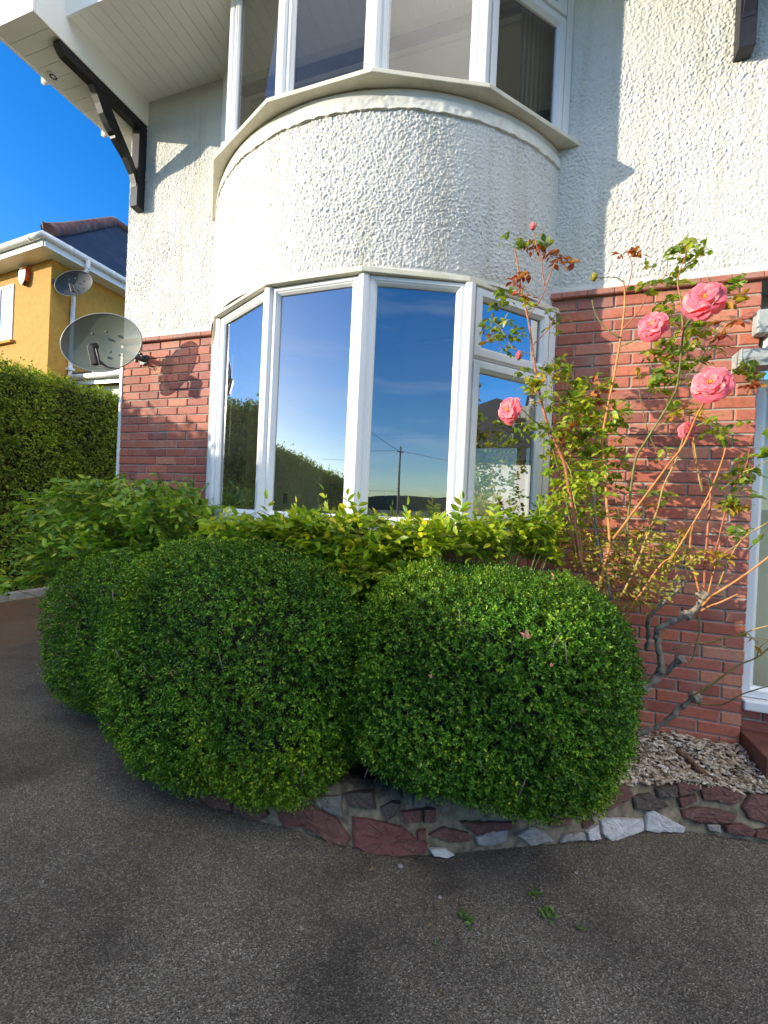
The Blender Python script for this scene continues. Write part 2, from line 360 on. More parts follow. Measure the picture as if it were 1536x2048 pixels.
SUN_E = 4.7
SKY_S = .15
EXPO = 0.74
FILL_CLOUD = (19.0, 18.0, 16.0)  # radiance of the added fill clouds outside the view
CANES=[
  ('main','red',0.0135,0.004,[(0.271,-0.5,1.194),(0.242,-0.511,1.261),(0.196,-0.522,1.491),(0.153,-0.533,1.707),(0.125,-0.544,1.815),(0.036,-0.555,2.014),(-0.023,-0.565,2.228),(-0.063,-0.576,2.439),(-0.091,-0.587,2.589),(-0.125,-0.598,2.714),(-0.165,-0.609,2.917),(-0.178,-0.62,2.965)]) ,
  ('side','red',0.0045,0.0025,[(-0.091,-0.6,2.594),(-0.025,-0.61,2.686),(0.011,-0.62,2.793),(0.038,-0.63,2.856),(0.064,-0.64,2.863)]) ,
  ('side','red',0.004,0.0022,[(-0.01,-0.61,2.747),(-0.025,-0.623,2.807),(-0.034,-0.635,2.885),(-0.06,-0.647,2.943),(-0.081,-0.66,3.035)]) ,
  ('side','red',0.004,0.0025,[(-0.058,-0.59,2.439),(0.014,-0.56,2.527),(0.042,-0.53,2.6),(0.05,-0.5,2.637)]) ,
  ('side','grey',0.004,0.002,[(-0.069,-0.59,2.391),(-0.124,-0.616,2.402),(-0.163,-0.642,2.415),(-0.203,-0.668,2.471),(-0.235,-0.694,2.515),(-0.284,-0.72,2.552)]) ,
  ('side','green',0.004,0.0025,[(0.051,-0.57,1.953),(0.022,-0.616,1.973),(-0.028,-0.662,2.005),(-0.064,-0.708,2.028),(-0.091,-0.754,2.047),(-0.125,-0.8,2.022)]) ,
  ('side','green',0.0035,0.002,[(-0.016,-0.58,2.191),(0.024,-0.565,2.278),(0.042,-0.55,2.367)]) ,
  ('thin','green',0.006,0.003,[(0.213,-0.47,1.297),(0.172,-0.486,1.517),(0.121,-0.502,1.709),(0.072,-0.518,1.873),(0.029,-0.534,2.01),(-0.003,-0.55,2.146)]) ,
  ('thin','yellow',0.005,0.003,[(0.257,-0.46,1.244),(0.218,-0.47,1.492),(0.187,-0.48,1.643),(0.166,-0.49,1.766),(0.104,-0.5,1.862)]) ,
  ('stub','grey',0.011,0.009,[(0.414,-0.4,1.056),(0.382,-0.41,1.193),(0.345,-0.42,1.303),(0.31,-0.43,1.496),(0.295,-0.44,1.662),(0.28,-0.45,1.789)]) ,
  ('main','orange',0.011,0.005,[(0.328,-0.48,1.074),(0.335,-0.49,1.12),(0.357,-0.5,1.256),(0.377,-0.51,1.377),(0.351,-0.52,1.614),(0.338,-0.53,1.776),(0.314,-0.54,1.907),(0.326,-0.55,2.051),(0.352,-0.56,2.24),(0.371,-0.57,2.408),(0.382,-0.58,2.546),(0.383,-0.59,2.65),(0.371,-0.6,2.737)]) ,
  ('side','red',0.0045,0.0025,[(0.383,-0.59,2.49),(0.449,-0.596,2.571),(0.487,-0.602,2.653),(0.524,-0.608,2.699),(0.558,-0.614,2.736),(0.561,-0.62,2.819)]) ,
  ('side','green',0.005,0.003,[(0.367,-0.59,2.443),(0.3,-0.603,2.493),(0.258,-0.615,2.543),(0.236,-0.627,2.589),(0.223,-0.64,2.632)]) ,
  ('side','green',0.004,0.003,[(0.379,-0.58,2.404),(0.407,-0.67,2.389),(0.426,-0.76,2.378),(0.453,-0.85,2.373)]) ,
  ('side','red',0.0035,0.002,[(0.38,-0.6,2.684),(0.397,-0.6,2.715),(0.407,-0.6,2.801),(0.391,-0.6,2.857),(0.371,-0.6,2.896)]) ,
  ('side','green',0.003,0.0018,[(0.371,-0.6,2.726),(0.341,-0.615,2.743),(0.311,-0.63,2.744),(0.27,-0.645,2.739),(0.235,-0.66,2.734)]) ,
  ('main','green',0.008,0.004,[(0.471,-0.42,1.257),(0.468,-0.476,1.569),(0.476,-0.531,1.808),(0.504,-0.587,1.899),(0.564,-0.642,2.025),(0.591,-0.698,2.099),(0.596,-0.753,2.145),(0.591,-0.809,2.289),(0.586,-0.864,2.371),(0.615,-0.92,2.406)]) ,
  ('side','red',0.0045,0.002,[(0.624,-0.68,2.426),(0.613,-0.684,2.545),(0.592,-0.688,2.648),(0.6,-0.692,2.709),(0.615,-0.696,2.765),(0.621,-0.7,2.845)]) ,
  ('side','green',0.0035,0.003,[(0.59,-0.85,2.377),(0.617,-0.9,2.382),(0.642,-0.95,2.418)]) ,
  ('side','green',0.004,0.002,[(0.613,-0.66,2.156),(0.666,-0.67,2.223),(0.72,-0.68,2.311),(0.753,-0.69,2.387),(0.777,-0.7,2.439)]) ,
  ('main','orange',0.009,0.004,[(0.381,-0.48,1.375),(0.419,-0.546,1.45),(0.471,-0.611,1.556),(0.546,-0.677,1.7),(0.583,-0.743,1.782),(0.617,-0.809,1.854),(0.645,-0.874,1.975),(0.656,-0.94,2.024)]) ,
  ('main','yellow',0.008,0.004,[(0.463,-0.4,1.075),(0.476,-0.425,1.124),(0.525,-0.45,1.278),(0.549,-0.475,1.386),(0.574,-0.5,1.484),(0.592,-0.525,1.573),(0.608,-0.55,1.69),(0.647,-0.575,1.807),(0.679,-0.6,1.96)]) ,
  ('main','orange',0.0075,0.003,[(0.466,-0.45,0.975),(0.493,-0.465,1.022),(0.56,-0.48,1.152),(0.606,-0.495,1.25),(0.638,-0.51,1.301),(0.671,-0.525,1.336),(0.745,-0.54,1.501),(0.779,-0.555,1.59),(0.819,-0.57,1.718),(0.846,-0.585,1.841),(0.852,-0.6,1.909)]) ,
  ('thin','orange',0.004,0.002,[(0.616,-0.45,1.251),(0.675,-0.45,1.317),(0.7,-0.45,1.371),(0.714,-0.45,1.464),(0.678,-0.45,1.515)]) ,
  ('trunk','bark',0.026,0.019,[(0.56,-0.3,0.371),(0.586,-0.308,0.493),(0.618,-0.316,0.567),(0.681,-0.324,0.65),(0.686,-0.332,0.725),(0.66,-0.34,0.851),(0.665,-0.348,0.917),(0.738,-0.356,0.972),(0.79,-0.364,1.01),(0.834,-0.372,1.064),(0.847,-0.38,1.126)]) ,
  ('trunk','bark',0.02,0.017,[(0.687,-0.3,0.643),(0.722,-0.32,0.68),(0.75,-0.34,0.727),(0.767,-0.36,0.768)]) ,
  ('trunk','bark',0.019,0.012,[(0.636,-0.25,0.766),(0.642,-0.26,0.856),(0.627,-0.27,0.942),(0.657,-0.28,1.004),(0.747,-0.29,1.114),(0.794,-0.3,1.189)]) ,
  ('trunk','bark',0.022,0.016,[(0.569,-0.22,0.251),(0.645,-0.24,0.299),(0.713,-0.26,0.35),(0.777,-0.28,0.447),(0.822,-0.3,0.516),(0.856,-0.32,0.563)]) ,
  ('cane','red',0.009,0.005,[(0.847,-0.38,1.112),(0.849,-0.397,1.176),(0.844,-0.414,1.322),(0.842,-0.431,1.445),(0.84,-0.449,1.682),(0.801,-0.466,1.711),(0.756,-0.483,1.837),(0.731,-0.5,1.962)]) ,
  ('cane','orange',0.008,0.004,[(0.843,-0.38,1.099),(0.806,-0.403,1.231),(0.773,-0.427,1.336),(0.764,-0.45,1.441),(0.776,-0.473,1.525),(0.809,-0.497,1.603),(0.842,-0.52,1.661)]) ,
  ('cane','orange',0.0075,0.005,[(0.849,-0.38,1.068),(0.869,-0.424,1.122),(0.892,-0.468,1.163),(0.941,-0.512,1.224),(0.984,-0.556,1.285),(1.05,-0.6,1.375)]) ,
  ('cane','orange',0.007,0.005,[(0.846,-0.38,1.041),(0.877,-0.403,1.075),(0.912,-0.427,1.102),(0.979,-0.45,1.156)]) ,
  ('cane','orange',0.005,0.003,[(0.866,-0.38,1.088),(0.881,-0.407,1.238),(0.892,-0.433,1.345),(0.889,-0.46,1.398)]) ,
  ('cane','yellow',0.0045,0.003,[(0.911,-0.4,1.183),(0.921,-0.455,1.291),(0.945,-0.51,1.405),(0.973,-0.565,1.468),(1.035,-0.62,1.534)]) ,
  ('cane','green',0.006,0.004,[(0.839,-0.36,1.015),(0.852,-0.36,0.936),(0.837,-0.36,0.854),(0.826,-0.36,0.785),(0.809,-0.36,0.748)]) ,
  ('cane','yellow',0.005,0.0035,[(0.73,-0.36,0.812),(0.797,-0.403,0.865),(0.873,-0.447,0.898),(0.919,-0.49,0.936),(0.963,-0.533,0.968),(1.006,-0.577,1.013),(1.055,-0.62,1.049)]) ,
  ('cane','yellow',0.0035,0.0025,[(0.899,-0.42,0.895),(0.953,-0.46,0.872),(0.996,-0.5,0.841)]) ,
  ('cane','yellow',0.0035,0.0025,[(0.95,-0.52,0.958),(1.005,-0.56,0.968),(1.066,-0.6,0.973)]) ,
  ('cane','yellow',0.0055,0.004,[(0.839,-0.3,0.542),(0.852,-0.36,0.599),(0.939,-0.42,0.722),(0.996,-0.48,0.815),(1.034,-0.54,0.871),(1.067,-0.6,0.952)]) ,
  ('cane','yellow',0.0035,0.0025,[(1.034,-0.54,0.871),(1.032,-0.57,0.927),(1.066,-0.6,0.987)]) ,
  ('cane','green',0.005,0.003,[(0.858,-0.3,0.54),(0.9,-0.32,0.609),(0.945,-0.34,0.67),(0.972,-0.36,0.715)]) ,
  ('cane','green',0.005,0.003,[(0.849,-0.3,0.527),(0.919,-0.34,0.54),(0.971,-0.38,0.573),(1.019,-0.42,0.641),(1.064,-0.46,0.69),(1.117,-0.5,0.738)]) ,
  ('cane','red',0.005,0.0025,[(0.889,-0.4,1.342),(0.919,-0.467,1.653),(0.954,-0.533,1.783),(0.947,-0.6,1.932)]) ,
  ('cane','yellow',0.0035,0.002,[(0.938,-0.55,1.761),(0.972,-0.585,1.78),(1.024,-0.62,1.823)]) ,
  ('cane','red',0.0045,0.0025,[(0.831,-0.48,1.662),(0.836,-0.51,1.726),(0.861,-0.54,1.847),(0.84,-0.57,1.914),(0.805,-0.6,1.939)]) ,
  ('cane','yellow',0.0055,0.004,[(0.805,-0.46,1.662),(0.776,-0.49,1.734),(0.744,-0.52,1.873),(0.723,-0.55,1.953)]) ,
  ('cane','yellow',0.004,0.002,[(0.863,-0.42,1.29),(0.911,-0.463,1.362),(0.956,-0.507,1.418),(0.978,-0.55,1.482)]) ,
  ('thin','green',0.004,0.0025,[(0.358,-0.42,1.304),(0.325,-0.436,1.441),(0.278,-0.452,1.605),(0.249,-0.468,1.77),(0.275,-0.484,1.878),(0.3,-0.5,2.011)]) ,
  ('thin','green',0.0035,0.002,[(0.443,-0.38,1.502),(0.409,-0.393,1.668),(0.426,-0.407,1.806),(0.448,-0.42,1.914)]) ,
  ('thin','green',0.003,0.002,[(0.18,-0.5,2.014),(0.15,-0.507,2.109),(0.114,-0.513,2.206),(0.091,-0.52,2.26)]) ,
  ('thin','red',0.003,0.0015,[(0.612,-0.3,1.369),(0.595,-0.3,1.481),(0.627,-0.3,1.595),(0.675,-0.3,1.625)]) ,
  ('thin','green',0.0035,0.002,[(0.583,-0.5,1.862),(0.526,-0.533,1.975),(0.477,-0.567,2.149),(0.462,-0.6,2.256)]) ,
]
BLOOMS=[
  ((0.62, -0.98, 2.431),0.0874),
  ((0.456, -0.88, 2.379),0.0741),
  ((0.661, -0.98, 2.08),0.0868),
  ((-0.151, -0.82, 2.034),0.0760),
  ((0.688, -0.6, 1.955),0.0542),
]
BUDS=[ [((-0.085, -0.66, 3.052), 0.016), ((-0.125, -0.68, 2.358), 0.0187), ((0.226, -0.66, 2.742), 0.0167), ((0.47, -0.6, 2.319), 0.0114)] ]
ROSE_LEAVES=[
('g',(-0.316, -0.6, 2.583)),('g',(-0.279, -0.6, 2.551)),('g',(-0.236, -0.6, 2.511)),('g',(-0.186, -0.6, 2.584)),('g',(-0.157, -0.6, 2.54)),('g',(-0.191, -0.6, 2.418)),('g',(-0.168, -0.6, 2.494)),('g',(-0.078, -0.6, 2.656)),('g',(-0.139, -0.6, 3.02)),('g',(-0.163, -0.6, 3.035)),('g',(-0.047, -0.6, 3.012)),('g',(-0.191, -0.6, 2.696)),('g',(-0.247, -0.6, 2.744)),('g',(0.056, -0.5, 2.603)),('g',(0.034, -0.5, 2.577)),('g',(-0.094, -0.6, 2.315)),('g',(-0.052, -0.6, 2.244)),('g',(-0.111, -0.6, 2.22)),('g',(0.022, -0.6, 2.321)),('g',(0.061, -0.5, 2.374)),('g',(0.114, -0.5, 2.354)),('g',(-0.007, -0.6, 2.215)),('g',(-0.015, -0.6, 1.998)),('g',(-0.05, -0.6, 2.031)),('g',(0.023, -0.6, 2.011)),('g',(0.013, -0.6, 1.943)),('g',(0.053, -0.5, 2.254)),('g',(0.029, -0.6, 2.159)),('g',(0.116, -0.5, 2.306)),('g',(0.156, -0.5, 2.263)),('g',(0.146, -0.5, 2.208)),('g',(0.196, -0.5, 2.233)),('g',(0.186, -0.5, 2.165)),('g',(0.226, -0.5, 2.108)),('g',(0.134, -0.5, 2.181)),('g',(0.296, -0.5, 2.228)),('g',(0.331, -0.5, 2.267)),('g',(0.225, -0.5, 2.245)),('g',(0.279, -0.5, 2.039)),('g',(0.257, -0.5, 1.985)),('g',(0.22, -0.5, 1.958)),('g',(0.318, -0.5, 1.984)),('g',(0.376, -0.5, 2.064)),('g',(0.42, -0.5, 2.142)),('g',(0.41, -0.5, 2.103)),('g',(0.389, -0.5, 2.023)),('g',(0.261, -0.38, 1.879)),('g',(0.31, -0.5, 1.889)),('g',(0.359, -0.5, 1.876)),('g',(0.173, -0.38, 1.778)),('g',(0.201, -0.38, 1.735)),('g',(0.164, -0.38, 1.662)),('g',(0.231, -0.38, 1.649)),('g',(0.264, -0.38, 1.807)),('g',(0.248, -0.38, 1.578)),('g',(0.196, -0.38, 1.547)),('g',(0.29, -0.38, 1.495)),('g',(0.324, -0.38, 1.61)),('g',(0.407, -0.38, 1.753)),('g',(0.434, -0.38, 1.697)),('g',(0.455, -0.38, 1.809)),('g',(0.378, -0.38, 1.555)),('g',(0.186, -0.5, 1.876)),('g',(0.465, -0.5, 2.749)),('g',(0.49, -0.62, 2.662)),('g',(0.586, -0.62, 2.7)),('g',(0.569, -0.62, 2.85)),('g',(0.627, -0.62, 2.891)),('g',(0.664, -0.62, 2.841)),('g',(0.696, -0.62, 2.837)),('g',(0.617, -0.62, 2.814)),('g',(0.59, -0.62, 2.749)),('g',(0.649, -0.62, 2.765)),('g',(0.604, -0.62, 2.624)),('g',(0.537, -0.62, 2.569)),('g',(0.571, -0.62, 2.541)),('g',(0.513, -0.62, 2.359)),('g',(0.567, -0.62, 2.38)),('g',(0.627, -0.62, 2.474)),('g',(0.669, -0.62, 2.482)),('g',(0.701, -0.62, 2.467)),('g',(0.733, -0.62, 2.44)),('g',(0.651, -0.62, 2.41)),('g',(0.599, -0.62, 2.377)),('g',(0.715, -0.62, 2.368)),('g',(0.57, -0.62, 2.305)),('g',(0.551, -0.62, 2.232)),('g',(0.582, -0.62, 2.267)),('g',(0.529, -0.62, 2.246)),('g',(0.606, -0.62, 2.217)),('g',(0.697, -0.62, 2.309)),('g',(0.739, -0.62, 2.294)),('g',(0.634, -0.62, 2.301)),('g',(0.678, -0.62, 2.262)),('g',(0.532, -0.62, 2.183)),('g',(0.576, -0.62, 2.156)),('g',(0.611, -0.62, 2.105)),('g',(0.617, -0.62, 2.204)),('g',(0.845, -0.62, 2.656)),('g',(0.815, -0.62, 2.647)),('g',(0.786, -0.62, 2.627)),('g',(0.881, -0.62, 2.249)),('g',(0.931, -0.62, 2.234)),('g',(0.909, -0.62, 2.283)),('g',(0.814, -0.62, 1.954)),('g',(0.835, -0.62, 1.918)),('g',(0.782, -0.62, 1.991)),('g',(0.588, -0.62, 1.871)),('g',(0.923, -0.5, 1.776)),('g',(0.963, -0.5, 1.801)),('g',(0.945, -0.5, 1.739)),('g',(0.985, -0.5, 1.764)),('g',(0.978, -0.5, 1.678)),('g',(1.01, -0.5, 1.654)),('g',(0.915, -0.5, 1.726)),('g',(0.991, -0.5, 1.863)),('g',(0.996, -0.5, 1.494)),('g',(0.946, -0.5, 1.479)),('g',(0.909, -0.5, 1.626)),('g',(0.605, -0.5, 1.615)),('g',(0.566, -0.38, 1.481)),('g',(0.66, -0.5, 1.385)),('g',(0.58, -0.5, 1.667)),('g',(0.99, -0.62, 1.951)),('g',(1.003, -0.62, 1.87)),('y',(-0.282, -0.6, 2.504)),('y',(-0.201, -0.6, 2.447)),('y',(0.05, -0.5, 2.338)),('y',(0.098, -0.5, 2.127)),('y',(-0.047, -0.6, 2.135)),('y',(-0.059, -0.6, 2.231)),('y',(-0.019, -0.6, 2.256)),('y',(0.485, -0.5, 2.285)),('y',(0.633, -0.62, 2.068)),('y',(0.685, -0.62, 2.09)),('y',(0.717, -0.62, 2.065)),('y',(0.614, -0.62, 2.031)),('y',(0.818, -0.62, 2.575)),('y',(0.848, -0.62, 2.572)),('y',(0.857, -0.5, 1.361)),('y',(0.818, -0.5, 1.37)),('y',(0.893, -0.5, 1.356)),('y',(0.719, -0.62, 2.028)),('y',(0.583, -0.62, 2.502)),('y',(0.543, -0.38, 1.452)),('y',(0.609, -0.5, 1.511)),('y',(0.489, -0.38, 1.588)),('y',(0.723, -0.5, 1.466)),('y',(0.42, -0.38, 1.445)),('y',(0.369, -0.38, 1.47)),('y',(0.961, -0.5, 1.603)),('y',(0.889, -0.5, 1.6)),('y',(0.691, -0.62, 2.443)),('y',(0.867, -0.62, 2.594)),('y',(1.018, -0.5, 0.962)),('y',(0.93, -0.5, 1.602)),('y',(0.546, -0.62, 2.357)),('r',(-0.169, -0.6, 2.804)),('r',(-0.122, -0.6, 2.82)),('r',(-0.14, -0.6, 2.759)),('r',(-0.099, -0.6, 2.713)),('r',(-0.13, -0.6, 2.832)),('r',(-0.097, -0.6, 2.959)),('r',(-0.112, -0.6, 3.003)),('r',(0.009, -0.5, 2.972)),('r',(0.049, -0.5, 2.953)),('r',(0.075, -0.5, 2.957)),('r',(0.114, -0.5, 2.93)),('r',(0.021, -0.5, 2.999)),('r',(-0.013, -0.6, 2.933)),('r',(0.362, -0.5, 2.935)),('r',(0.433, -0.5, 2.938)),('r',(0.437, -0.5, 2.959)),('r',(0.296, -0.5, 2.228)),('r',(0.321, -0.5, 2.2)),('r',(0.287, -0.5, 2.147)),('r',(0.27, -0.5, 2.257)),('r',(0.238, -0.5, 2.135)),('r',(0.102, -0.5, 2.043)),('r',(0.142, -0.5, 2.014)),('r',(0.179, -0.5, 2.027)),('r',(0.132, -0.5, 1.931)),('r',(0.172, -0.5, 1.904)),('r',(0.115, -0.38, 1.864)),('r',(0.795, -0.62, 2.422)),('r',(0.825, -0.62, 2.408)),('r',(0.772, -0.62, 2.484)),('r',(0.852, -0.62, 2.477)),('r',(0.817, -0.62, 2.361)),('r',(0.583, -0.5, 1.589)),('r',(0.923, -0.62, 2.176)),('r',(0.952, -0.62, 2.175)),('r',(0.195, -0.5, 1.958)),('r',(0.216, -0.5, 2.054)),]
SHRUB_L= [(-4.274, 1.028), (-4.069, 1.298), (-3.547, 1.466), (-3.068, 1.6), (-2.622, 1.581), (-2.297, 1.528), (-2.118, 1.453), (-2.106, 1.216), (-2.594, 1.072), (-3.088, 1.034), (-3.509, 0.818), (-3.853, 0.744), (-4.171, 0.907)]
SHRUB_R= [(-1.787, 1.454), (-1.476, 1.433), (-1.253, 1.463), (-0.954, 1.489), (-0.813, 1.483), (-0.65, 1.465), (-0.277, 1.495), (-0.027, 1.511), (0.103, 1.478), (0.189, 1.394), (0.236, 1.254), (0.068, 1.318), (-0.152, 1.312), (-0.512, 1.285), (-0.745, 1.203), (-0.91, 1.176), (-1.09, 1.255), (-1.339, 1.292), (-1.777, 1.263)]
UNDER= [(0.08, 1.454), (0.296, 1.437), (0.694, 1.46), (0.814, 1.359), (0.706, 1.16), (0.569, 0.98), (0.415, 1.075), (0.226, 1.23)]
STONES=[
  ('red',[(-1.503, -1.324, 0.047), (-1.339, -1.318, 0.071), (-1.319, -1.339, 0.012), (-1.42, -1.342, -0.003), (-1.498, -1.334, 0.011)]),
  ('red',[(-1.331, -1.321, 0.065), (-1.186, -1.314, 0.088), (-1.125, -1.329, 0.039), (-1.173, -1.343, 0.006), (-1.259, -1.345, 0.003), (-1.316, -1.337, 0.021)]),
  ('red',[(-1.114, -1.309, 0.094), (-1.025, -1.3, 0.107), (-0.926, -1.294, 0.115), (-0.793, -1.298, 0.089), (-0.719, -1.317, 0.034), (-0.728, -1.326, 0.003), (-0.802, -1.331, -0.006), (-0.844, -1.326, 0.014), (-0.955, -1.325, 0.027), (-1.05, -1.336, 0.008), (-1.079, -1.326, 0.04)]),
  ('grey',[(-0.928, -1.283, 0.144), (-0.792, -1.267, 0.178), (-0.767, -1.293, 0.102), (-0.834, -1.294, 0.103), (-0.913, -1.29, 0.124)]),
  ('brown',[(-0.776, -1.261, 0.192), (-0.65, -1.241, 0.216), (-0.622, -1.258, 0.154), (-0.738, -1.276, 0.148)]),
  ('brown',[(-0.605, -1.253, 0.163), (-0.557, -1.235, 0.191), (-0.517, -1.23, 0.19), (-0.532, -1.247, 0.144), (-0.571, -1.264, 0.114)]),
  ('maroon',[(-0.725, -1.29, 0.112), (-0.642, -1.275, 0.116), (-0.501, -1.256, 0.106), (-0.448, -1.247, 0.072), (-0.385, -1.23, 0.048), (-0.392, -1.247, 0.011), (-0.494, -1.292, 0.001), (-0.62, -1.316, -0.007), (-0.701, -1.323, 0.009)]),
  ('red',[(-0.513, -1.239, 0.162), (-0.429, -1.202, 0.169), (-0.419, -1.215, 0.124), (-0.486, -1.248, 0.122)]),
  ('red',[(-0.42, -1.199, 0.169), (-0.368, -1.177, 0.174), (-0.366, -1.196, 0.125), (-0.41, -1.213, 0.122)]),
  ('red',[(-0.385, -1.219, 0.079), (-0.324, -1.18, 0.105), (-0.225, -1.136, 0.076), (-0.215, -1.142, 0.048), (-0.302, -1.191, 0.048)]),
  ('white',[(-0.383, -1.236, 0.031), (-0.316, -1.205, 0.033), (-0.27, -1.19, 0.005), (-0.304, -1.212, -0.002), (-0.36, -1.235, 0.007)]),
  ('red',[(-0.439, -1.235, 0.092), (-0.404, -1.218, 0.099), (-0.394, -1.23, 0.058), (-0.431, -1.244, 0.061)]),
  ('pale',[(-0.195, -1.125, 0.062), (-0.131, -1.083, 0.077), (-0.065, -1.047, 0.076), (-0.063, -1.061, 0.037), (-0.143, -1.112, 0.023), (-0.184, -1.131, 0.033)]),
  ('pale',[(-0.031, -1.035, 0.055), (0.043, -0.985, 0.078), (0.095, -0.963, 0.06), (0.139, -0.954, 0.021), (0.038, -1.014, 0.011)]),
  ('pale',[(0.165, -0.944, 0.012), (0.182, -0.924, 0.039), (0.278, -0.869, 0.043), (0.283, -0.878, 0.014)]),
  ('white',[(0.282, -0.867, 0.042), (0.331, -0.829, 0.068), (0.344, -0.844, 0.012), (0.291, -0.875, 0.009)]),
  ('white',[(0.348, -0.813, 0.076), (0.396, -0.777, 0.079), (0.554, -0.674, 0.05), (0.557, -0.691, 0.005), (0.479, -0.752, -0.003), (0.404, -0.812, -0.016), (0.358, -0.828, 0.024)]),
  ('red',[(0.269, -0.843, 0.12), (0.36, -0.76, 0.178), (0.467, -0.67, 0.205), (0.514, -0.661, 0.148), (0.397, -0.762, 0.112), (0.304, -0.83, 0.103)]),
  ('red',[(0.26, -0.865, 0.077), (0.287, -0.844, 0.093), (0.327, -0.829, 0.076), (0.269, -0.869, 0.054)]),
  ('red',[(-0.265, -1.142, 0.119), (-0.025, -1.014, 0.101), (-0.049, -1.038, 0.074), (-0.196, -1.123, 0.069)]),
  ('red',[(0.103, -0.948, 0.088), (0.207, -0.883, 0.106), (0.216, -0.891, 0.073), (0.121, -0.944, 0.072)]),
  ('white',[(0.566, -0.659, 0.073), (0.603, -0.643, 0.086), (0.751, -0.616, 0.025), (0.736, -0.628, 0.005), (0.599, -0.676, -0.001), (0.564, -0.686, 0.006)]),
  ('brown',[(0.51, -0.665, 0.146), (0.592, -0.621, 0.154), (0.683, -0.608, 0.106), (0.623, -0.637, 0.084), (0.515, -0.684, 0.092)]),
  ('brown',[(0.62, -0.605, 0.173), (0.715, -0.565, 0.195), (0.718, -0.583, 0.143), (0.625, -0.616, 0.138)]),
  ('red',[(0.721, -0.583, 0.14), (0.806, -0.549, 0.158), (0.81, -0.558, 0.13), (0.736, -0.593, 0.1)]),
  ('red',[(0.832, -0.538, 0.179), (0.909, -0.517, 0.207), (1.0, -0.51, 0.191), (1.003, -0.519, 0.162), (0.977, -0.53, 0.141), (0.842, -0.55, 0.14)]),
  ('red',[(0.735, -0.597, 0.092), (0.821, -0.564, 0.108), (0.914, -0.549, 0.113), (0.98, -0.545, 0.099), (0.959, -0.56, 0.065), (0.817, -0.588, 0.042), (0.74, -0.605, 0.064)]),
  ('red',[(0.921, -0.571, 0.049), (1.001, -0.552, 0.071), (1.053, -0.551, 0.051), (1.038, -0.564, 0.022), (0.925, -0.579, 0.024)]),
  ('red',[(1.004, -0.529, 0.134), (1.055, -0.501, 0.192), (1.146, -0.472, 0.191), (1.13, -0.523, 0.074), (1.033, -0.539, 0.093)]),
  ('red',[(1.056, -0.55, 0.054), (1.129, -0.524, 0.071), (1.119, -0.554, 0.017), (1.045, -0.563, 0.021)]),
  ('pale',[(0.848, -0.583, 0.044), (0.903, -0.573, 0.052), (0.906, -0.584, 0.019), (0.852, -0.59, 0.022)]),
  ('red',[(0.718, -0.562, 0.201), (0.827, -0.531, 0.199), (0.823, -0.537, 0.184), (0.725, -0.579, 0.149)]),
  ('red',[(-2.212, -1.163, -0.093), (-1.98, -1.24, -0.039), (-1.783, -1.296, -0.026), (-1.772, -1.307, -0.049), (-1.952, -1.264, -0.073), (-2.226, -1.167, -0.117)]),
  ('brown',[(-1.725, -1.305, -0.02), (-1.528, -1.33, 0.019), (-1.502, -1.341, -0.01), (-1.694, -1.319, -0.042)]),
]
EDGE= [(1.5, -0.4), (1.25, -0.5), (1.104, -0.562), (0.818, -0.603), (0.567, -0.686), (0.343, -0.85), (0.018, -1.03), (-0.33, -1.226), (-0.492, -1.292), (-0.701, -1.326), (-0.967, -1.335), (-1.22, -1.347), (-1.521, -1.337), (-1.872, -1.27), (-2.28, -1.1), (-2.844, -0.8), (-3.3, -0.4), (-3.7, 0.0)]
UNDER_G=[(-.02,1.40),(.02,1.62),(.06,1.95),(.10,2.15),(.30,2.2),(.42,2.05),(.40,1.75),(.30,1.5),(.2,1.36)]

# ================================================================== CAMERA, SUN, SKY
cF = Vector((-0.3241034, 0.9460082, -0.0050542)); cR = Vector((0.9449846, 0.3239936, 0.0450801)); cU = Vector((-0.0442836, -0.0098344, 0.9989706))
cam = bpy.data.cameras.new('camera'); cam.sensor_fit = 'VERTICAL'; cam.sensor_height = 24; cam.lens = 888.402 / 2048 * 24
cam.clip_start = .05; cam.clip_end = 6000
co = link(bpy.data.objects.new('camera', cam))
mw = Matrix((cR, cU, -cF)).transposed().to_4x4(); mw.translation = (0, -3.15, 1.5); co.matrix_world = mw
scene.camera = co

SUN = Vector((.911, .609, -.264)).normalized()
sl = bpy.data.lights.new('sun', 'SUN'); sl.energy = SUN_E; sl.angle = R(.5); sl.color = (1, .895, .71)
so = link(bpy.data.objects.new('sun', sl)); so.rotation_euler = SUN.to_track_quat('-Z', 'Y').to_euler(); so.location = (-12, -9, 9)
w = bpy.data.worlds.new('World'); scene.world = w; w.use_nodes = True
nt = w.node_tree; bg = nt.nodes['Background']
sky = N(nt, 'ShaderNodeTexSky', sky_type='NISHITA'); sky.sun_disc = False; sky.sun_elevation = R(13.5); sky.sun_rotation = math.atan2(-SUN.x, -SUN.y)
sky.air_density = 1.0; sky.dust_density = .5; sky.ozone_density = 3.0; sky.altitude = 50
tc = N(nt, 'ShaderNodeTexCoord'); mp = N(nt, 'ShaderNodeMapping'); mp.inputs['Scale'].default_value = (1.2, 1.2, 7.0); L(nt, tc.outputs['Generated'], mp.inputs['Vector'])
cn = noise(nt, 2.2, 6, .6, vec=mp.outputs['Vector']); cr_ = ramp(nt, [(.52, (0, 0, 0)), (.80, (.28, .28, .28))]); L(nt, cn.outputs['Fac'], cr_.inputs['Fac'])
sz = N(nt, 'ShaderNodeSeparateXYZ'); L(nt, tc.outputs['Generated'], sz.inputs[0])
gy = N(nt, 'ShaderNodeMapRange'); gy.inputs['From Min'].default_value = .1; gy.inputs['From Max'].default_value = -.3; L(nt, sz.outputs['Y'], gy.inputs['Value'])
